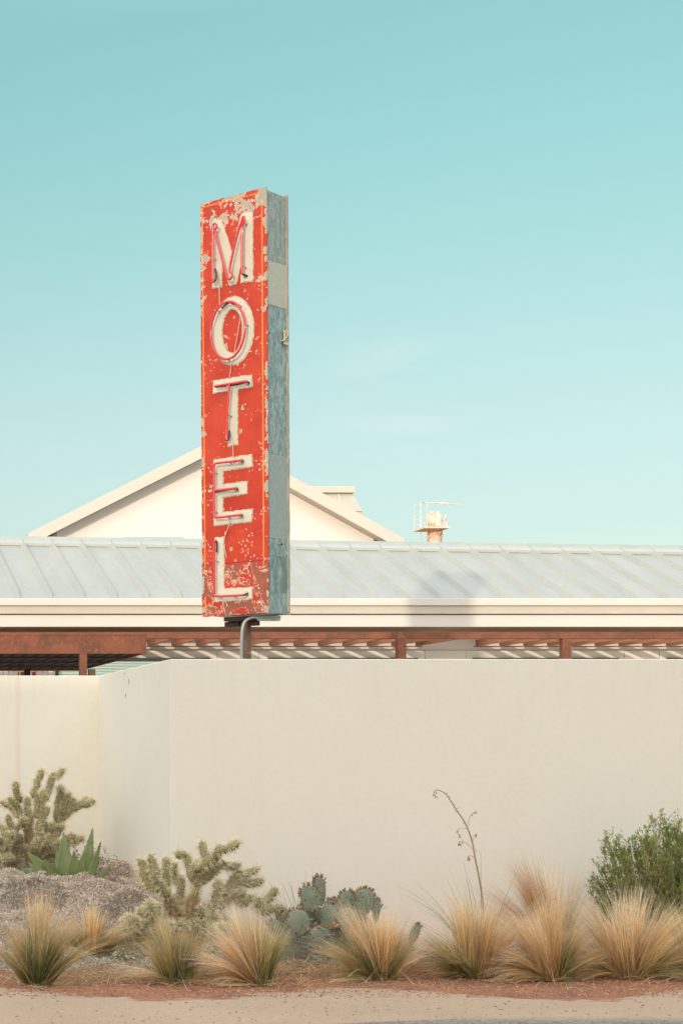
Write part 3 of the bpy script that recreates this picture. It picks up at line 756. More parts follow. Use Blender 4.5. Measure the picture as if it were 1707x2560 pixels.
def ring(cx, cy, rx, ry, ix, iy, irx, iry, ya, yb, jag, name, mat, parent, sh=.13):
    n = 72; m = MB(); A = []; B = []
    for k in range(n):
        a = 2*pi*k/n
        def pp(cx, cy, rx, ry, j):
            x = cx+cos(a)*rx; y = cy+sin(a)*ry - sh*cos(a)*rx
            p = face(*z1((x, y))); return (p.x+random.uniform(-j, j), p.z+random.uniform(-j, j))
        A.append(pp(cx, cy, rx, ry, jag)); B.append(pp(ix, iy, irx, iry, jag))
    vs = [(x, ya, z) for x, z in A] + [(x, ya, z) for x, z in B] + [(x, yb, z) for x, z in A] + [(x, yb, z) for x, z in B]
    fs = []
    for k in range(n):
        q_ = (k+1) % n
        fs += [(k, q_, n+q_, n+k), (2*n+k, 3*n+k, 3*n+q_, 2*n+q_), (k, 2*n+k, 2*n+q_, q_), (n+k, n+q_, 3*n+q_, 3*n+k)]
    m.add(vs, fs)
    bm = bmesh.new(); me = bpy.data.meshes.new('t'); me.from_pydata(m.v, [], m.f); bm.from_mesh(me); bmesh.ops.recalc_face_normals(bm, faces=bm.faces)
    me2 = bpy.data.meshes.new(name); bm.to_mesh(me2); bm.free(); me2.materials.append(mat); bpy.data.meshes.remove(me)
    o = bpy.data.objects.new(name, me2); COL.objects.link(o); o.parent = parent; return o
random.seed(9)
lo_ = ring(556, 1748, 228, 380, 548, 1752, 120, 255, FY-.0065, FY-.0030, 0, 'letter', M['letter'], sg)
ring(556, 1748, 241, 394, 548, 1752, 108, 243, FY-.0028, FY+.001, .002, 'letter_border', M['border'], lo_)
letter(LT, z2, 2); letter(LE, z2, 3); letter(LL, z3, 4)
# neon tubes
OFF = .075
def smooth(pts, it=2, closed=False):
    for _ in range(it):
        q_ = [pts[0]]
        for a, b2 in zip(pts[:-1], pts[1:]):
            q_ += [a*.75+b2*.25, a*.25+b2*.75]
        q_.append(pts[-1]); pts = q_
    return pts
def neon(paths, blacks, zf, stand):
    m = MB()
    for p in paths: m.tube(smooth([face(*zf(q_), OFF) for q_ in p]), .0105, 8)
    o = m.build('neon_tube', M['neon'], sg, smooth=True)
    for p in blacks:
        m = MB()
        pts = [face(*zf((q_[0], q_[1])), q_[2] if len(q_) > 2 else OFF-.02) for q_ in p]
        m.tube(smooth(pts), .009, 8)
        m.build('electrode', M['black'], o, smooth=True)
    for q_ in stand:
        m = MB(); a = face(*zf(q_), .0)
        m.tube([(a.x, FY-.002, a.z), (a.x, FY-OFF+.012, a.z)], .0055, 6)
        m.tube([(a.x-.018, FY-OFF+.008, a.z+.004), (a.x, FY-OFF+.014, a.z), (a.x+.018, FY-OFF+.008, a.z+.004)], .003, 5)
        m.tube([(a.x, FY-.002, a.z), (a.x, FY-.012, a.z)], .010, 8)
        m.build('tube_support', M['grey_metal'], o)
    return o
neon([[(340,1195),(326,1190),(322,1160),(324,800),(327,560),(335,535),(352,533),(370,552),(366,585),(345,600),(352,640),(400,820),(470,1090),(490,1150),(512,1166),(538,1148),(543,1108),(520,1080),(512,1055),(560,830),(628,565),(648,530),(664,452),(680,458),(683,495),(668,530),(654,560),(652,1085),(660,1105)]],
     [[(345,1188,.07),(362,1165,.06),(362,1100,.055),(352,1045,.05)], [(655,1098,.072),(680,1118,.05),(712,1128,.012)]], z1,
     [(372,628),(366,940),(710,545),(708,1035)])
random.seed(2)
ell = []
for k in range(41):
    a = -pi/2 + .04 + (2*pi-.08)*k/40
    ell.append((495+cos(a)*194+0, 1742+sin(a)*325 - .16*cos(a)*194))
neon([ell], [[(515,1425,.06),(470,1450,.055),(425,1492,.05)], [(520,1425,.06),(560,1440,.055),(620,1460,.05)]], z1, [(408,1530),(730,1690),(520,2080),(655,1470)])
neon([[(372,222),(560,192),(760,158),(775,165)], [(556,200),(548,300),(522,700),(518,860),(530,885)]],
     [[(385,232,.06),(450,225,.05),(520,215,.05)], [(570,212,.055),(680,195,.05),(772,168,.06),(795,180,.01)], [(525,885,.07),(545,880,.05),(555,820,.045),(555,765,.045)]], z2, [(590,592),(560,215)])
neon([[(705,1130),(560,1148),(400,1165),(372,1175),(366,1200),(366,1500),(368,1790),(375,1830),(400,1835),(560,1815),(700,1800)], [(366,1503),(500,1487),(645,1470)]],
     [[(720,1135,.012),(700,1132,.06),(640,1140,.055),(610,1155,.05)], [(655,1480,.01),(630,1474,.06),(500,1500,.052),(385,1520,.05)], [(712,1800,.012),(690,1802,.06),(650,1806,.06)]], z2, [(410,1290),(590,1165),(412,1775),(570,1835)])
neon([[(392,352),(376,358),(370,385),(368,700),(372,1000),(376,1030),(400,1036),(560,1028),(725,1020)]],
     [[(390,352,.068),(402,370,.055),(402,430,.05),(400,495,.045)], [(720,1020,.073),(750,1015,.06),(778,1000,.010)]], z3, [(425,610),(465,1045),(650,1040)])
# cords between the letters
def cord(a, b_, za, zb_, oa=.02, ob=.05):
    p, q_ = face(*za(a), oa), face(*zb_(b_), ob); mid = (p+q_)/2; mid.x += .004
    m = MB(); m.tube([p, mid, q_], .0032, 5); m.build('cord', M['cord'], sg)
cord((385,1080), (402,1450), z1, z1); cord((640,1560), (565,2005), z1, z1, .03, .03); cord((530,2130), (512,2285), z1, z1, .02, .03); cord((575,2010),(530,2130), z1, z1, .03,.02)
cord((580,800), (605,1110), z2, z2); cord((570,1850), (505,2050), z2, z2, .03, .02); cord((505,235),(480,400), z3, z3, .02, .01); cord((480,400),(520,560), z3, z3, .01, .01)
# big grommets at tube ends
for zf, q_ in ((z1, (705,1128)), (z2, (785,175)), (z2, (712,1130)), (z2, (648,1475)), (z2, (705,1800)), (z3, (775,1000))):
    a = face(*zf(q_)); m = MB(); m.tube([(a.x, FY-.004, a.z), (a.x, FY-.014, a.z)], .020, 14); m.build('grommet', M['border'], sg)
# pole, mount, conduit, junction box
m = MB(); m.tube([(0, 0, -.2), (0, 0, SB-.03)], .045, 20); m.build('pole', rust('rust_stained_pole', (.22,.12,.075), (.15,.09,.06), (.42,.27,.19), 6), sg, smooth=True)
m = MB(); m.box(-.16, -.10, SB-.045, .14, .10, SB-.012); m.box(-.20, -.03, SB-.09, -.06, .03, SB-.046); m.box(.05, -.03, SB-.09, .12, .03, SB-.046)
m.build('mount_plate', M['rust_dark'], sg)
Lc = lambda px, py, Yd: (lambda w_: Vector(((w_-ctr).dot(ux), (w_-ctr).dot(uy), w_.z)))(P(px, py, Yd))
m = MB()
cpts = [Lc(604, 1900, 15.70), Lc(603.5, 1660, 15.70), Lc(603.5, 1600, 15.70), Lc(605, 1575, 15.70), Lc(610, 1556, 15.70), Lc(620, 1547, 15.70), Lc(632, 1543, 15.70), Lc(645, 1542.5, 15.70)]
m.tube(smooth(cpts), .0125, 10); m.build('conduit', M['grey_metal'], sg, smooth=True)
m = MB(); a = Lc(643, 1539, 15.70); b_ = Lc(677, 1553, 15.70)
m.hull8([(a.x, a.y, b_.z), (b_.x, b_.y-.0, b_.z), (b_.x+.05, b_.y+.08, b_.z), (a.x+.05, a.y+.08, b_.z)], [(a.x, a.y, a.z), (b_.x, b_.y, a.z), (b_.x+.05, b_.y+.08, a.z), (a.x+.05, a.y+.08, a.z)])
m.tube([Lc(640,1544,15.70), Lc(646,1544,15.70)], .017, 10)
m.build('junction_box', M['grey_metal'], sg, bevel=.004)

# ------------------------------------------------------------------ PLANTS
M['grass'] = attr_mat('feather_grass', .75, .35)
M['leaf'] = attr_mat('small_leaf', .65, .25)
M['spine'] = attr_mat('pale_spines', .5, .2)
def mixc(a, b, t): return tuple(a[i]*(1-t)+b[i]*t for i in range(3))
def jit(c, j=.18):
    k = 1+random.uniform(-j, j); return tuple(max(0, x*k*(1+random.uniform(-j*.3, j*.3))) for x in c)
GREEN, OLIVE, GOLD, STRAW, RUSTY = (.13,.17,.05), (.33,.32,.11), (.74,.53,.23), (.95,.80,.53), (.62,.30,.13)
def blade(m, base, dirv, L_, droop, w0, cols, seg=5):
    side = Vector((-dirv.y, dirv.x, 0))
    if side.length < .05: side = Vector((1, 0, 0))
    side.normalize()
    a = random.uniform(-1.0, 1.0); side = (side*cos(a) + dirv.cross(side)*sin(a)).normalized()
    side = (side + Vector((random.uniform(-.8,.8), 0, 0))).normalized()
    out_ = Vector((dirv.x, dirv.y, 0))
    if out_.length < .01: out_ = Vector((random.uniform(-1,1), random.uniform(-1,1), 0))
    out_.normalize()
    p = Vector(base); d = dirv.copy(); vs = []; cc = []; st = L_/seg
    kink = Vector((random.uniform(-.05,.05), random.uniform(-.05,.05), 0))
    for i in range(seg+1):
        t = i/seg; wv = side*(w0*(1-t*.85)*.5)
        vs += [p-wv, p+wv]; c = cols(t); cc += [c, c]
        d = (d + (out_*.5 - Vector((0,0,1))*.8)*droop*(t+.15)/seg*2 + kink*.5).normalized()
        p = p + d*st
        if p.z < .012: p.z = .012 + random.random()*.02
    m.add(vs, [(2*i, 2*i+1, 2*i+3, 2*i+2) for i in range(seg)], cc)
GP = {'green': (GREEN, (.22,.25,.085), (.62,.48,.22)), 'deep': ((.060,.105,.028), (.11,.165,.045), (.34,.34,.13)), 'olive': (GREEN, (.40,.36,.13), (.78,.62,.34)),
      'gold': ((.30,.25,.09), GOLD, STRAW), 'orange': ((.50,.24,.08), (.78,.50,.21), (.94,.74,.45)), 'pale': ((.45,.34,.15), (.82,.62,.36), (.98,.84,.62)),
      'rusty': ((.42,.17,.07), (.58,.29,.13), (.80,.55,.34)), 'gtip': ((.065,.115,.03), (.28,.28,.10), (.90,.62,.35))}
def grass(px, py, zones, rb=.07, n=2600, seed=0, label='', y=None):
    """clump rooted at the pixel; zones = (lean in degrees, spread, length in metres, colours, weight, arching)"""
    random.seed(seed)
    Y = y if y else CAMZ*F/(py-VY)
    x0 = X(px, Y); z0 = gheight(x0, Y); m = MB(); tot = sum(z[4] for z in zones)
    for (ang, spd, ln_, key, wt, arch) in zones:
        cnt_ = int(n*wt/tot); nt_ = max(3, int(5*wt))
        tufts = [(random.gauss(0, spd*.7), random.uniform(.80, 1.06), random.uniform(.82, 1.14), random.gauss(0, .22), random.uniform(.7, 1.3)) for _ in range(nt_)]
        for i in range(cnt_):
            da, tl, tk, dyy, ta_ = random.choice(tufts)
            a = radians(ang + da + random.gauss(0, spd*.32))
            dirv = Vector((sin(a), (dyy + random.gauss(0, .10))*(.7+abs(sin(a))*.5), cos(a))).normalized()
            bx_ = x0 + max(-1, min(1, ang/38))*rb*.55 + random.gauss(0, rb*.34); by_ = Y + dirv.y*rb*.8 + random.gauss(0, rb*.3)
            L_ = ln_*tl*(1 - random.random()**2.2*.50)
            kk = key if random.random() < .84 else random.choice(['olive', 'gold', 'pale', 'rusty'])
            b0, b1, b2 = GP[kk]; k = tk*(1+random.uniform(-.30, .30)); sh_ = random.uniform(-.10, .12)
            def cols(t, b0=b0, b1=b1, b2=b2, k=k, sh_=sh_):
                t = min(1, max(0, t+sh_)); c = mixc(b0, b1, t/.45) if t < .45 else mixc(b1, b2, (t-.45)/.55)
                return tuple(x*k for x in c)
            blade(m, (bx_, by_, z0), dirv, L_, arch*ta_*random.uniform(.5, 1.3), random.uniform(.0034, .0062), cols, 6)
            if random.random() < .16:
                dd = (dirv + Vector((random.gauss(0, .07), random.gauss(0, .07), 0))).normalized()
                blade(m, (bx_, by_, z0), dd, L_*random.uniform(1.08, 1.28), arch*ta_*1.2, .0024, lambda t, k=k: tuple(x*k for x in mixc(GOLD, (1.0,.86,.64), t)), 6)
    for i in range(90):      # broken litter and stubs round the foot
        a = random.uniform(0, 2*pi); d = Vector((cos(a), sin(a)*.6, random.uniform(.02, .5))).normalized(); c0 = jit(random.choice([STRAW, GOLD, (.45,.28,.16)]), .25)
        blade(m, (x0+random.gauss(0, rb), Y+random.gauss(0, rb*.7), z0+.01), d, random.uniform(.06, .22), random.uniform(.6, 1.6), .0036, lambda t, c0=c0: c0, 4)
    o = m.build('feather_grass', M['grass'])
    for v in o.data.vertices: v.co -= Vector((x0, Y, z0))
    o.location = (x0, Y, z0)
    tag(o, label, 'grass', 'feather grass clumps along the foot of the wall'); return o
grass(92, 2466, [(2,5,.66,'gtip',3,.12),(-16,6,.50,'gtip',2.2,.3),(20,6,.58,'gtip',2.2,.25),(0,9,.36,'deep',3,.1),(-32,6,.44,'gtip',1.1,.35),(36,5,.60,'gtip',.7,.5),(14,8,.34,'deep',1.5,.2)], .072, 2300, 1,
      label='tall feather grass clump with deep green base, leftmost along the gravel')
grass(228, 2428, [(0,8,.40,'orange',2,.2),(-28,12,.34,'olive',1.4,.5),(30,10,.40,'gold',1.5,.5),(58,9,.46,'olive',.8,.9),(-55,9,.32,'orange',.7,.9),(5,14,.24,'deep',1.6,.2)], .06, 1700, 2,
      label='small low feather grass clump between the leftmost clump and the big cholla')
grass(442, 2461, [(-12,6,.50,'olive',2,.2),(6,7,.42,'green',2.6,.2),(-26,7,.42,'olive',1.4,.4),(24,9,.40,'green',1.4,.3),(0,14,.28,'deep',2.4,.2),(-60,10,.46,'pale',.7,1.1)], .075, 2000, 3,
      label='olive green feather grass clump directly in front of the big cholla')
grass(648, 2466, [(-10,5,.60,'pale',2.6,.15),(-28,8,.58,'pale',2.2,.4),(-50,8,.60,'pale',1.3,.7),(4,5,.48,'olive',1.8,.1),(20,6,.43,'green',1.6,.2),(-35,10,.30,'rusty',1.3,.4),(8,7,.26,'deep',1.0,.1),(-72,7,.40,'pale',.5,1.1)], .062, 2500, 4,
      label='golden feather grass clump leaning left between big cholla and prickly pear')
grass(950, 2454, [(-20,6,.60,'pale',2.2,.25),(-42,9,.48,'olive',1.8,.5),(4,6,.50,'orange',3.0,.1),(20,6,.46,'olive',1.3,.3),(-30,8,.28,'deep',1.0,.2),(-66,9,.40,'olive',.8,.9),(36,6,.38,'pale',.5,.5)], .085, 2500, 5,
      label='orange tinged feather grass clump right of the prickly pear')
grass(1185, 2448, [(-8,5,.60,'gold',2.6,.15),(8,5,.57,'orange',2.3,.15),(-36,9,.52,'olive',2.2,.5),(-58,8,.52,'green',1.0,.8),(26,7,.52,'orange',1.7,.4),(48,9,.50,'olive',1.2,.8),(-10,16,.28,'deep',1.8,.2),(66,7,.42,'gold',.5,1.0)], .11, 2800, 6,
      label='wide feather grass clump in front of the tall dry flower stalk')
grass(1392, 2400, [(-15,4,.84,'rusty',2.4,.25),(-6,4,.80,'pale',1.2,.2),(-27,5,.80,'rusty',1.5,.5),(8,6,.74,'pale',.8,.3),(-38,5,.62,'rusty',.9,.6),(20,6,.66,'pale',.5,.4)], .05, 1500, 7, y=13.3,
      label='tallest wispy brown feather grass rising behind the others near the green shrub')
grass(1378, 2456, [(-2,5,.62,'orange',2.6,.12),(-22,7,.58,'pale',2.3,.4),(-46,8,.52,'pale',1.8,.7),(20,6,.48,'olive',1.6,.3),(38,6,.44,'olive',1.1,.5),(12,9,.30,'deep',1.2,.2),(-66,7,.44,'gold',.8,1.0),(62,7,.34,'pale',.4,.9)], .075, 2800, 8,
      label='straw coloured feather grass clump second from the right edge')
grass(1572, 2452, [(2,9,.66,'pale',3.4,.12),(-22,8,.66,'pale',2.6,.35),(-45,8,.62,'pale',1.5,.6),(24,7,.64,'gold',1.8,.3),(42,7,.52,'olive',1.2,.6),(0,14,.32,'rusty',1.8,.2),(25,9,.36,'green',1.2,.3),(64,7,.44,'olive',.6,1.0),(-66,7,.46,'gold',.6,1.0)], .095, 3200, 9,
      label='broad pale feather grass clump in front of the green shrub')
grass(1745, 2446, [(-10,8,.62,'gold',2,.3),(-35,8,.58,'pale',1.6,.5),(-58,8,.52,'olive',1.2,.8),(15,10,.6,'pale',1.5,.3),(0,16,.3,'green',1.2,.2),(45,10,.5,'gold',1,.6)], .09, 1800, 10,
      label='feather grass clump cut off by the right edge of the view')

# dry straw lying between the clumps
random.seed(21); m = MB()
for (pc, yc, wd, n_, hh) in ((620, 12.95, 140, 900, .12), (330, 12.8, 150, 900, .08), (530, 12.75, 120, 600, .08), (1070, 13.3, 80, 1000, .22), (1280, 13.2, 80, 900, .2), (1480, 13.0, 60, 500, .16), (820, 12.95, 110, 900, .10), (950, 13.3, 90, 500, .22), (1000, 12.45, 1000, 700, .02), (400, 12.45, 400, 500, .02), (1640, 13.0, 80, 600, .15)):
    for i in range(n_):
        y = yc + random.gauss(0, .16); x = X(pc + random.uniform(-wd, wd), y); z = gheight(x, y)
        a = random.uniform(0, 2*pi); e = random.uniform(0, .9)
        d = Vector((cos(a)*cos(e), sin(a)*cos(e)*.6, sin(e)*.8)).normalized()
        c0 = jit(random.choice([STRAW, GOLD, (.42,.27,.16), (.30,.20,.12)]), .25)
        blade(m, (x, y, z+.008+random.random()*hh*.35), d, random.uniform(.10, .34)*(1 if hh > .05 else .6), random.uniform(.8, 2.0)*(1 if hh > .05 else .1), .0026, lambda t, c0=c0: c0, 4)
# long lodged stems
for i in range(70):
    y = random.uniform(12.35, 12.9); x = X(random.uniform(0, 700), y); d = Vector((random.choice([-1, 1]), random.uniform(-.3,.2), .45)).normalized()
    blade(m, (x, y, .01), d, random.uniform(.35, .7), random.uniform(1.0, 1.7), .0028, lambda t: mixc(GOLD, STRAW, t), 7)
tag(m.build('dry_straw', M['grass']), 'tangled dry straw and lodged stems on the soil below the clumps', 'straw', kind='stuff')

# ground cover on the bank
random.seed(31); m = MB()
def mat_edge(x, y):
    return 0
cnt = 0
while cnt < 90000:
    y = random.uniform(12.85, 16.9); x = random.uniform(X(-25, y), 3.75)
    if x > 3.17 and y > 13.9: continue
    if y < 14.0 and x > 3.05 + .6*noise.noise(Vector((x*2, y*2, 0))) and random.random() < .85: continue
    if y < 13.1 + .25*noise.noise(Vector((x*3, y, 5))) and random.random() < .75: continue
    cl = noise.noise(Vector((x*7, y*7, 2)))
    z = gheight(x, y) + .02 + .05*(noise.noise(Vector((x*5, y*5, 8)))+.5) + .035*cl + random.uniform(-.02, .02)
    s = random.uniform(.006, .014)
    k = noise.noise(Vector((x*1.6, y*1.6, 12)))
    pal = [(.70,.55,.45), (.60,.47,.38), (.55,.48,.36), (.43,.42,.29), (.80,.67,.56)] if k > -.12 else [(.34,.26,.20), (.48,.37,.29), (.27,.28,.18), (.62,.50,.41)]
    if x < 1.8+.0 and y < 15: pal = [(.78,.66,.54), (.82,.64,.52), (.58,.55,.42)]
    if y < 13.3: pal = [(.50,.50,.37), (.62,.56,.44), (.40,.40,.28)]
    c0 = jit(random.choice(pal), .25)
    a = random.uniform(0, 6.28); n_ = Vector((random.uniform(-1,1), random.uniform(-1.2,.4), random.uniform(.2,1))).normalized()
    t = n_.orthogonal().normalized(); b2 = n_.cross(t); t, b2 = t*cos(a)+b2*sin(a), b2*cos(a)-t*sin(a)
    p = Vector((x, y, z)); m.add([p-t*s, p-b2*s*.45, p+t*s, p+b2*s*.45], [(0,1,2,3)], [c0]*4); cnt += 1
# little upright shoots along the crest
for i in range(420):
    y = random.uniform(15.2, 16.8); x = random.uniform(1.3, 3.12); z = gheight(x, y)
    h_ = random.uniform(.05, .16)*(1.5 if x > 2.5 and random.random() < .4 else 1)
    for k in range(int(h_*110)):
        zz_ = z + h_*random.random(); c0 = jit((.33,.30,.19) if random.random() < .6 else (.28,.33,.2), .25); s = random.uniform(.008, .014)
        p = Vector((x+random.gauss(0,.012), y+random.gauss(0,.012), zz_)); a = random.uniform(0, 6.28)
        t = Vector((cos(a), sin(a), random.uniform(0,1))).normalized(); b2 = t.cross(Vector((0,1,.2))).normalized()
        m.add([p-t*s, p-b2*s*.45, p+t*s, p+b2*s*.45], [(0,1,2,3)], [c0]*4)
tag(m.build('ground_cover', M['leaf']), 'low mat of dusty pink grey leaves covering the bank', 'ground cover', kind='stuff')

# cholla
g = NG('cholla_skin'); co = g.coord('World'); c = g.mix(g.step(g.noise(co, 12, 3), .35, .65), (.28,.285,.135), (.37,.36,.18))
M['cholla'] = g.base(g.mix(g.step(g.vor(co, 45, 'Distance'), .3, .1), c, (.48,.42,.26)), .7)
M['cholla_wood'] = var('cholla_trunk', (.60,.49,.29), (.46,.38,.21), 20, .9)
def branch(root, pts, r, dens, slen, name='branch', mat=None, colr=None, ntip=True):
    # resample
    path = []
    for a, b2 in zip(pts[:-1], pts[1:]):
        k = max(2, int((b2-a).length/.011))
        for i in range(k): path.append(a.lerp(b2, i/k))
    path.append(pts[-1]); n = len(path)
    for _ in range(2):
        path = [path[0]] + [(path[i-1]+path[i]*2+path[i+1])/4 for i in range(1, n-1)] + [path[-1]]
    m = MB(); vs = []; fs = []; S = 12; ref = None; frames = []
    for i, p in enumerate(path):
        t = (path[min(i+1, n-1)] - path[max(i-1, 0)]).normalized()
        if ref is None: ref = t.orthogonal().normalized()
        ref = (ref - t*ref.dot(t)).normalized(); bi = t.cross(ref)
        u = i/(n-1); e = min(1, sqrt(max(0, (1-u)*n/2.6))); e0 = .72 + .28*min(1, u*5)
        rr = r*max(.12, e)*e0*(1+.06*sin(i*.31))
        frames.append((p, t, ref.copy(), bi, rr))
        for k in range(S):
            a = 2*pi*k/S
            rb = rr*(1+.16*(cos(pi*(k + i)) ))
            vs.append(p + (ref*cos(a)+bi*sin(a))*rb)
    for i in range(n-1):
        for k in range(S): fs.append((i*S+k, i*S+(k+1) % S, (i+1)*S+(k+1) % S, (i+1)*S+k))
    fs.append(tuple((n-1)*S+k for k in range(S)))
    m.add(vs, fs); o = m.build(name, mat or M['cholla'], root, smooth=True)
    m = MB(); Ltot = n*.011; ns = int(Ltot*dens)
    for i in range(ns):
        p, t, rf, bi, rr = frames[min(n-1, int((random.random()**.92)*n))]
        a = random.uniform(0, 2*pi); nrm = rf*cos(a)+bi*sin(a)
        b_ = p + nrm*rr*.85 + t*random.uniform(-.01,.01)
        d = (nrm*1.1 + t*random.uniform(-.1, .9) + Vector((random.uniform(-.5,.5), random.uniform(-.5,.5), random.uniform(-.5,.5)))).normalized()
        Ls = slen*random.uniform(.45, 1.15); s = d.orthogonal().normalized(); ang = random.uniform(0, 6.28)
        s = (s*cos(ang)+d.cross(s)*sin(ang))*.0027
        c0 = jit(colr or random.choice([(.86,.74,.50), (.92,.84,.64), (.76,.62,.36), (.95,.90,.74)]), .12)
        m.add([b_-s, b_+s, b_+d*Ls], [(0,1,2)], [c0, c0, c0])
    m.build('spines', M['spine'], o)
    return o
def cholla(name, label, base, chains, conv, Y, trunk, r, dens, slen, seed, dspread, fill=()):
    random.seed(seed)
    rt_ = empty(name, base); tag(rt_, label, 'cactus', 'spiny cholla cacti by the wall')
    B = Vector(base)
    chains = [list(c) for c in chains]
    for fx0, fx1, fy0, fy1, fn in fill:
        for _ in range(fn):
            q0 = (random.uniform(fx0, fx1), random.uniform(fy0, fy1)); fa = random.uniform(-1.5, 1.5); fl = random.uniform(60, 120)
            chains.append([q0, (q0[0]+sin(fa)*fl, q0[1]-cos(fa)*fl*.6)])
    # grow the arms as a tree: every chain starts on the nearest already placed stem
    placed = []
    for (q1, q2, rr) in trunk:
        for k in range(9): placed.append((q1[0]+(q2[0]-q1[0])*k/8, q1[1]+(q2[1]-q1[1])*k/8, 0.0))
    todo = [list(c) for c in chains]
    while todo:
        best = None
        for ci, c in enumerate(todo):
            for p in placed:
                d2 = (c[0][0]-p[0])**2 + (c[0][1]-p[1])**2 - (200 if p[1] > c[0][1] else 0)
                if best is None or d2 < best[0]: best = (d2, ci, p)
        d2, ci, p = best; c = todo.pop(ci); dist = sqrt(max(0, d2))
        tgt = max(-dspread, min(dspread, p[2] + random.uniform(-.13, .13)))
        if len(c) == 1: c.append((c[0][0]+6, c[0][1]-12))
        full = ([(p[0], p[1])] if 8 < dist < 150 else []) + c
        pts = []
        for i, q_ in enumerate(full):
            yy = p[2] + (tgt-p[2])*min(1, i/1.5); pts.append(P(*conv(q_), Y+yy) - B)
            if i: placed.append((q_[0], q_[1], yy)); placed.append(((q_[0]+full[i-1][0])/2, (q_[1]+full[i-1][1])/2, yy))
        branch(rt_, pts, r*random.uniform(.92, 1.1), dens, slen)
    for (q1, q2, rr) in trunk:
        branch(rt_, [P(*conv(q1), Y)-B, P(*conv(q2), Y)-B], rr, dens*2.4, slen*1.0, 'trunk', M['cholla_wood'], (.60,.44,.25))
    return rt_
cl = lambda q_: (q_[0]/3.733, 1860+q_[1]/3.733)
ch1 = [[(290,760),(285,600)], [(215,745),(170,600),(75,500)], [(150,660),(95,580),(0,545)], [(185,520),(150,460),(148,350)], [(340,680),(345,490)],
       [(380,650),(405,440)], [(430,500),(465,400),(492,290)], [(515,305),(560,280),(600,235)], [(345,410),(345,320)], [(365,330),(395,240)], [(310,480),(318,415)],
       [(260,640),(255,490)], [(530,570),(572,440)], [(570,450),(560,395)], [(530,690),(540,590)], [(590,640),(612,540),(655,460)], [(560,730),(660,620),(692,505)],
       [(680,610),(750,580),(820,505)], [(805,573),(885,530)], [(440,650),(435,590)], [(370,850),(350,740)], [(535,830),(552,775)], [(555,785),(608,772)],
       [(455,900),(470,740)], [(490,930),(590,935),(680,925)], [(660,920),(775,880)], [(620,890),(708,855)], [(110,800),(70,660)], [(30,840),(110,760)],
       [(160,930),(135,820),(185,755)], [(0,800),(60,900)], [(60,960),(120,820)], [(0,1010),(200,985)], [(70,1080),(250,1030)], [(290,1080),(340,1010)], [(470,1030),(590,975)],
       [(420,960),(430,850)], [(480,880),(530,760)], [(400,1010),(450,920)], [(0,1090),(120,1060)], [(10,930),(40,980)], [(-60,760),(-10,700)], [(-80,900),(0,860)],
       [(350,760),(400,700),(420,600)], [(240,760),(200,690)], [(140,1120),(200,1060)], [(350,1090),(400,1030)], [(20,1040),(90,1000)], [(540,1000),(500,930)], [(-20,960),(60,1010)], [(420,1060),(480,960)], [(360,1000),(300,930)], [(560,1020),(500,1060)], [(200,900),(160,860)], [(180,1000),(120,950)], [(60,860),(20,790)], [(440,800),(400,730)], [(490,820),(520,740)], [(380,920),(340,860)], [(60,1120),(160,1100)]]
y_ = 15.9; bx = X(75, y_)
cholla('cholla_cactus', 'tall spiny cholla cactus against the left wall behind the agave', (bx, y_, gheight(bx, y_)), ch1, cl, y_,
       [((285,1130),(278,770),.040), ((430,1050),(420,850),.034), ((120,1100),(150,860),.030)], .0265, 1800, .050, 41, .25, [(-20, 560, 860, 1100, 16)])
c2 = lambda q_: (300+q_[0]/3.409, 2060+q_[1]/3.409)
ch2 = [[(235,420),(195,360),(150,300)], [(265,560),(205,460),(180,390)], [(320,420),(275,330),(252,258)], [(390,600),(310,480),(268,400)], [(400,560),(390,420),(395,282)],
       [(455,440),(458,335)], [(485,500),(440,440)], [(505,650),(530,460)], [(500,275),(502,228)], [(650,530),(600,430),(568,262)], [(600,700),(655,540)],
       [(640,390),(660,325)], [(660,390),(780,310)], [(722,280),(693,148)], [(640,520),(740,470),(870,335)], [(690,440),(800,310)], [(815,290),(852,180)], [(870,225),(960,200),(1015,145)],
       [(880,355),(960,372),(1025,345)], [(890,600),(955,490),(1015,420)], [(1030,445),(1120,410),(1182,385)], [(900,590),(1000,500),(1100,505)], [(1090,520),(1220,487)],
       [(860,700),(960,640),(1070,580)], [(780,740),(835,560)], [(835,540),(845,490)], [(560,800),(600,680),(640,600)], [(700,790),(678,700)], [(1190,700),(1180,630)],
       [(1190,690),(1260,650),(1340,548)], [(1210,760),(1310,720),(1405,722)], [(1370,870),(1385,780)], [(740,840),(840,815),(940,810)], [(650,900),(622,810)],
       [(560,960),(630,930)], [(300,800),(322,680)], [(170,735),(250,780)], [(375,740),(400,770)], [(255,680),(268,650)], [(50,910),(230,880)], [(150,980),(350,950)],
       [(350,900),(450,850)], [(400,1000),(480,960)], [(760,900),(880,870)], [(800,980),(700,950)], [(440,720),(400,600)], [(480,760),(560,640)], [(420,820),(380,740),(330,660)],
       [(980,640),(1060,700)], [(1080,660),(1150,615)], [(600,1060),(700,1010)], [(500,1080),(560,1010)], [(180,1060),(300,1030)], [(640,760),(740,700)], [(500,860),(420,830)], [(240,860),(330,800)], [(90,860),(180,830)], [(700,870),(790,850)], [(560,1120),(480,1040)], [(330,1120),(400,1040)], [(620,1120),(720,1090)], [(260,940),(330,900)], [(680,1000),(800,930)], [(560,880),(540,820)], [(120,1020),(60,980)], [(350,1040),(300,960)], [(450,940),(520,900)], [(820,1060),(900,1010)], [(760,1000),(860,1010)]]
y_ = 13.35; bx = X(445, y_)
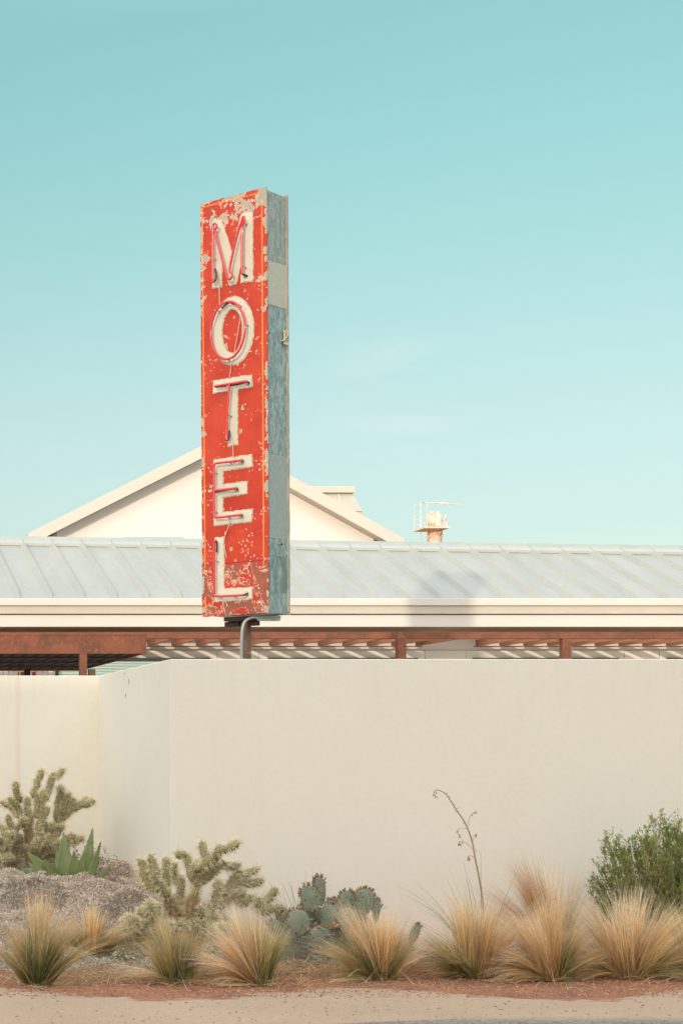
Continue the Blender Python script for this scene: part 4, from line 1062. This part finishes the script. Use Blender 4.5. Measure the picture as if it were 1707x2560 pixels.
cholla('cholla_cactus', 'wide branching cholla cactus in front of the wall, between agave and prickly pear', (bx, y_, gheight(bx, y_)), ch2, c2, y_,
       [((520,1120),(520,780),.038), ((490,860),(420,640),.028), ((540,860),(640,620),.028)], .0265, 2000, .050, 42, .24, [(40, 460, 760, 1080, 18), (560, 1000, 760, 1080, 18)])

# agave
g = NG('agave_leaf'); co = g.coord('World'); c = g.mix(g.step(g.noise(co, 6, 4), .3, .7), (.14,.185,.06), (.22,.265,.09))
c = g.mix(g.math('MULTIPLY', g.step(g.noise(g.coord('World', (1,1,.3)), 25, 4, .7), .5, .7), .4), c, (.24,.28,.17)); M['agave'] = g.base(c, .45)
y_ = 14.95; bx = X(178, y_); bz = gheight(bx, y_)
ag = empty('agave', (bx, y_, bz)); tag(ag, 'green agave with pointed broad leaves on the bank beside the left cholla', 'agave')
random.seed(51)
leaves = [((605,1330),(600,865),150,.10),((760,1340),(838,830),120,.08),((820,1360),(905,945),75,.0),((700,1365),(690,1030),150,-.10),((590,1340),(538,1010),90,.14),
          ((600,1350),(300,1030),150,.0),((520,1360),(310,1120),120,-.06),((370,1340),(245,1155),70,.02),((880,1340),(985,1155),70,.02),((640,1370),(440,1090),140,-.10),((740,1370),(760,1090),110,-.02),((470,1340),(262,1240),70,-.08)]
for (b0, tp, wd, dy) in leaves:
    A = P(*cl(b0), y_) - Vector((bx, y_, bz)); T = P(*cl(tp), y_+dy) - Vector((bx, y_, bz)); A.z = min(A.z, .03); A.x *= .6; A.y = dy*.2
    m = MB(); n = 22; wm = wd*1.18/3.733/F*y_*.5; vs = []; fs = []
    sgn = -1 if T.x < A.x else 1
    mid = A.lerp(T, .5) + Vector((sgn*.015, -.03, -.01))
    sp_ = 9
    for i in range(n+1):
        t = i/n; p = A*(1-t)**2 + mid*2*t*(1-t) + T*t*t
        d = (mid*2*(1-2*t) - A*2*(1-t) + T*2*t).normalized()
        s = d.cross(Vector((0, -1, 0))).normalized(); nn_ = s.cross(d).normalized()
        prof_ = (.78+.22*t/.28) if t < .28 else (max(0, 1-((t-.28)/.72))**.95)*.985+.012
        wv = wm*prof_
        cup = .35*wv
        ser = .004 if i % 2 else 0
        for k in range(sp_):
            q_ = -1+2*k/(sp_-1); e = ser if k in (0, sp_-1) else 0
            vs.append(p + s*(q_*wv + (e if q_ > 0 else -e)) - nn_*(cup*q_*q_)*(-1 if True else 1))
        for k in range(sp_):
            q_ = 1-2*k/(sp_-1)
            vs.append(p + s*(q_*wv*.97) - nn_*(cup*q_*q_)*(-1) - nn_*(-.006 - .022*(1-q_*q_)*(1-t)))
    S = 2*sp_
    for i in range(n):
        for k in range(S): fs.append((i*S+k, i*S+(k+1) % S, (i+1)*S+(k+1) % S, (i+1)*S+k))
    m.add(vs, fs); m.build('leaf', M['agave'], ag, smooth=True)

ag.scale = (1.14, 1.0, 1.10)
# prickly pear
g = NG('pear_pad'); co = g.coord('Object'); c = g.mix(g.step(g.noise(co, 7, 4, .6), .35, .68), (.175,.215,.150), (.25,.28,.195))
c = g.mix(g.step(g.vor(co, 27, 'Distance'), .24, .15), c, (.11,.08,.05))
c = g.mix(g.math('MULTIPLY', g.step(g.noise(co, 18, 4, .7), .55, .7), .5), c, (.36,.34,.25)); M['pad'] = g.base(c, .6)
M['bud'] = var('brown_bud', (.33,.17,.07), (.26,.20,.08), 40, .7)
zp = lambda q_: (660+q_[0]/3.733, 2140+q_[1]/3.733)
y_ = 13.25; bx = X(800, y_); bz = gheight(bx, y_)
pp_ = empty('prickly_pear', (bx, y_, bz)); tag(pp_, 'grey green prickly pear cactus with brown buds rimming its pads', 'cactus')
random.seed(61)
pads = [((700,500),80,100,.12,-12,8,.3),((850,560),90,110,.14,18,8,.3),((400,560),80,100,.12,-18,6,.3),((230,600),60,90,.16,-30,6,.3),((520,330),55,125,.10,-5,12,.5),((430,410),85,118,0,-8,14,.12),((325,625),96,112,-.10,-20,8,.1),((612,575),95,110,.02,10,4,.2),((622,455),36,38,.08,0,6,.3),((765,450),88,112,.04,5,12,.12),
        ((930,440),95,122,.08,12,14,.12),((1045,520),42,100,.12,8,8,.6),((520,765),100,92,-.12,15,3,.15),((775,595),95,100,-.02,-10,3,.2),((130,700),70,100,.10,-25,6,.35),((250,900),105,130,-.02,-15,0,.2),
        ((470,1040),100,100,-.10,30,0,.3),((610,900),110,100,.08,-30,0,.3),((1400,740),42,98,.15,22,5,.4),((770,800),110,110,.10,20,0,.3),((900,700),110,130,.12,10,0,.3),((380,860),90,100,.14,10,0,.2),((160,960),90,90,.05,40,0,.3),((690,1040),120,70,-.05,60,0,.4),((960,900),100,110,.12,-20,0,.3),((340,760),95,110,.16,30,4,.3),((690,700),100,110,.18,-15,3,.3),((560,960),110,110,.16,10,0,.3),((860,960),110,100,.05,25,0,.3),((230,780),80,90,.12,-30,3,.3),((500,600),70,110,.14,10,0,.2),((1330,930),60,100,.15,20,0,.3)]
for (c0, rx_, rz2, dy, rot, nb_, thin) in pads:
    C0 = P(*zp(c0), y_+dy) - Vector((bx, y_, bz)); k_ = y_/F/3.733
    a_, b_ = rx_*k_*1.2, rz2*k_*1.14; rot = radians(rot); m = MB(); vs = []; fs = []
    nu, nv = 22, 9; yaw = random.uniform(-.35, .35)
    Rm = Matrix.Rotation(yaw, 3, 'Z') @ Matrix.Rotation(rot, 3, 'Y')
    def sp3(u, v):      # u around outline, v -1..1 across thickness
        rr = cos(v*pi/2)**.55 if abs(v) < 1 else 0
        taper = 1 - .28*(1-sin(u))*.5
        return Vector((a_*cos(u)*rr*taper, .013*sin(v*pi/2)*(1+.3*(1-rr)) , b_*sin(u)*rr))
    for j in range(nv):
        v = -1 + 2*j/(nv-1)
        for i in range(nu): vs.append(C0 + Rm @ sp3(2*pi*i/nu, v))
    for j in range(nv-1):
        for i in range(nu): fs.append((j*nu+i, j*nu+(i+1) % nu, (j+1)*nu+(i+1) % nu, (j+1)*nu+i))
    m.add(vs, fs); po = m.build('pad', M['pad'], pp_, smooth=True)
    m = MB()
    for i in range(nb_*2):
        u = pi/2 + random.uniform(-1.25, 1.25)*(1 if nb_ > 5 else .6)
        p = C0 + Rm @ sp3(u, random.uniform(-.15,.15)); d = (p-C0).normalized(); d.y += random.uniform(-.4,.4); hgt = random.uniform(.014, .026)
        q_ = random.uniform(.6, 1.1); hgt *= random.uniform(.7, 1.3); m.tube([p-d*.004, p+d*hgt*.4, p+d*hgt*.8, p+d*hgt], [.004*q_,.0075*q_,.0055*q_,.001], 5)
    if nb_: m.build('bud', M['bud'], po, smooth=True)
    m = MB()
    for i in range(95):
        u = random.uniform(0, 2*pi); v = random.choice([-1, 1])*random.uniform(.1, .9) if random.random() < .6 else 0
        p = C0 + Rm @ sp3(u, v); q_ = (Rm @ sp3(u, v)).normalized(); d = (q_ + Vector((0, -.8 if v <= 0 else .4, 0)) + Vector((random.uniform(-.5,.5), random.uniform(-.5,.5), random.uniform(-.5,.5)))).normalized()
        s = d.orthogonal().normalized()*.0013; Ls = random.uniform(.03, .085); cc = random.choice([(.50,.42,.30), (.30,.25,.18), (.62,.56,.45)])
        m.add([p-s, p+s, p+d*Ls], [(0,1,2)], [cc]*3)
    m.build('spines', M['spine'], po)
m = MB(); # dry skeleton sticks and red fruits in its lower part
for i in range(260):
    q_ = (random.uniform(100, 1000), random.uniform(700, 1090)); p = P(*zp(q_), y_+random.uniform(-.2, .05)) - Vector((bx, y_, bz))
    d = Vector((random.uniform(-1,1), random.uniform(-.5,.5), random.uniform(-.6,.8))).normalized()
    m.tube([p, p+d*random.uniform(.04,.12)], [.0022,.0012], 4)
m.build('dead_twigs', var('grey_twig', (.42,.36,.28), (.25,.19,.14), 30), pp_)
m = MB()
for q_ in ((515,670),(410,690),(650,640),(680,655),(660,665),(740,520),(440,945),(380,1060)):
    p = P(*zp(q_), y_-.13) - Vector((bx, y_, bz)); m.tube([p+Vector((0,0,-.012)), p+Vector((0,0,-.005)), p+Vector((0,0,.006)), p+Vector((0,0,.012))], [.004,.010,.010,.004], 8)
m.build('fruit', var('red_fruit', (.55,.16,.10), (.50,.26,.12), 50, .5), pp_, smooth=True)

# red-yucca like strappy plants
def strap(name, label, px, y, n, L0, L1, seed, amin, amax, color, zoff=0, group=None):
    random.seed(seed); x0 = X(px, y); z0 = gheight(x0, y); rt_ = empty(name, (x0, y, z0)); tag(rt_, label, 'yucca')
    m = MB()
    for i in range(n):
        a = random.uniform(amin, amax); az_ = random.uniform(-.5, .5)
        d = Vector((sin(a), az_*.7, cos(a)*1.0)).normalized(); c0 = jit(color, .3)
        blade(m, (random.uniform(-.04,.04), random.uniform(-.04,.04), 0), d, random.uniform(L0, L1), random.uniform(.1,.45)+.5*abs(sin(a)), random.uniform(.006,.009), lambda t, c0=c0: mixc(c0, (.30,.30,.22), t*.5), 8)
    m.build('leaves', M['grass'], rt_); return rt_, x0, z0
yr_, x0, z0 = strap('strap_leaf_yucca', 'dark green strappy yucca with tall dry flower stalk behind a grass clump', 1193, 13.15, 70, .50, .92, 71, -1.25, 1.05, (.10,.14,.09))
B = Vector((x0, 13.15, z0)); y_ = 13.15
zs = lambda q_: P(1000+q_[0]/4.2, 1940+q_[1]/4.2, y_) - B
M['stalk'] = var('dry_stalk', (.46,.32,.20), (.38,.27,.18), 40, .8)
m = MB()
main = [(880,1700),(872,1400),(865,1280),(820,1020),(785,860),(762,700),(705,540),(650,440),(590,360),(530,260),(490,200),(440,165),(390,145),(358,165),(352,185),(370,215),(400,235)]
pts = smooth([zs(q_) for q_ in main], 2); k = len(pts)
m.tube(pts, [.0068*(1-.78*i/k)+.0007 for i in range(k)], 7)
so = m.build('flower_stalk', M['stalk'], yr_, smooth=True)
m = MB(); pods = []
for br in ([(710,530),(718,460),(740,410),(775,385),(798,368)], [(705,560),(670,552),(630,550),(600,580),(605,610),(628,635)], [(762,690),(775,640),(795,610),(808,630),(806,655)], [(762,770),(720,730),(680,695),(640,690),(618,700),(630,725)], [(780,870),(755,845),(725,838),(712,858),(728,875)]):
    pts = smooth([zs(q_)+Vector((0, random.uniform(-.01,.01), 0)) for q_ in br], 2); m.tube(pts, .0017, 5); pods += pts[len(pts)//2:]
m.build('side_branch', M['stalk'], so)
m = MB()
for p in pods + smooth([zs(q_) for q_ in main[-6:]], 1):
    for _ in range(1):
        if random.random() < .55: continue
        q_ = p + Vector((random.uniform(-.006,.006), random.uniform(-.008,.008), random.uniform(-.008,.004))); d = Vector((random.uniform(-.5,.5), random.uniform(-.5,.5), -1)).normalized()
        m.tube([q_, q_+d*.006, q_+d*.013, q_+d*.018], [.002,.0045,.004,.001], 6)
for q_ in ((485,190),(515,235),(535,285),(570,310),(590,385),(655,455),(665,505),(705,535),(790,790),(795,980),(822,1040),(500,225),(600,350)):
    p = zs(q_); m.tube([p, p+Vector((random.choice([-1,1])*.012, 0, .012))], [.0028,.0012], 5)
m.build('seed_pod', M['stalk'], so)
strap('strap_leaf_yucca', 'stiff green strappy tuft rising left of the prickly pear', 745, 13.5, 34, .5, .72, 72, -.62, .02, (.16,.21,.12))

# green shrub at the right
random.seed(81); y_ = 13.35; bx = X(1690, y_); bz = 0.03
shb = empty('desert_shrub', (bx, y_, bz)); tag(shb, 'dense fine leaved green shrub at the right edge of the wall', 'shrub')
ms = MB(); ml = MB()
GR = [(.20,.28,.06), (.28,.35,.08), (.14,.20,.055), (.38,.40,.12), (.48,.38,.13)]
def leafs(p, d, n_, tone):
    for _ in range(n_):
        dd = (d*.9 + Vector((random.uniform(-1,1), random.uniform(-1,1), random.uniform(-.6,1)))*.75).normalized()
        s = random.uniform(.008, .0145); b2 = dd.orthogonal().normalized(); a = random.uniform(0, 6.28); b2 = b2*cos(a)+dd.cross(b2)*sin(a)
        q_ = p + Vector((random.gauss(0,.008), random.gauss(0,.008), random.gauss(0,.008)))
        c0 = jit(GR[tone] if random.random() < .6 else random.choice(GR[:4]), .25)
        ml.add([q_, q_+dd*s-b2*s*.26, q_+dd*s*2, q_+dd*s+b2*s*.26], [(0,1,2,3)], [c0]*4)
for i in range(230):
    a = random.uniform(0, 2*pi); e = random.random()**.6
    r_ = .62*e; tx = cos(a)*r_*1.05; ty = sin(a)*r_*.6
    topz = .98*sqrt(max(.05, 1-(e*.80)**2)) + random.gauss(0, .085) + .11*noise.noise(Vector((tx*4, ty*4, 1)))
    if random.random() < .30: topz *= random.uniform(.45, .85)
    if random.random() < .08: topz += .10
    tip = Vector((tx, ty, topz)); b0 = Vector((tx*.12, ty*.12, 0)); md = Vector((tx*.72, ty*.72, topz*.45)) + Vector((random.gauss(0,.04), random.gauss(0,.04), 0))
    pts = smooth([b0, md, tip], 3); k = len(pts); ms.tube(pts, [.006*(1-.85*j/k) for j in range(k)], 5)
    tone = random.choice([0,0,1,1,2,3,4])
    for j in range(int(k*.25), k):
        p = pts[j]; d = (pts[min(k-1, j+1)]-pts[j-1]).normalized()
        leafs(p, d, 9, tone)
        if random.random() < .55 and j < k-1:
            sd_ = (d + Vector((random.uniform(-1,1), random.uniform(-1,1), random.uniform(-.2,.8)))).normalized(); Ls = random.uniform(.05,.15)
            ms.tube([p, p+sd_*Ls], [.0018,.0008], 4)
            for q_ in range(6): leafs(p+sd_*Ls*(q_+1)/6, sd_, 3, tone)
ms.build('stems', var('shrub_stem', (.22,.16,.10), (.30,.24,.17), 30, .8), shb); ml.build('foliage', M['leaf'], shb)
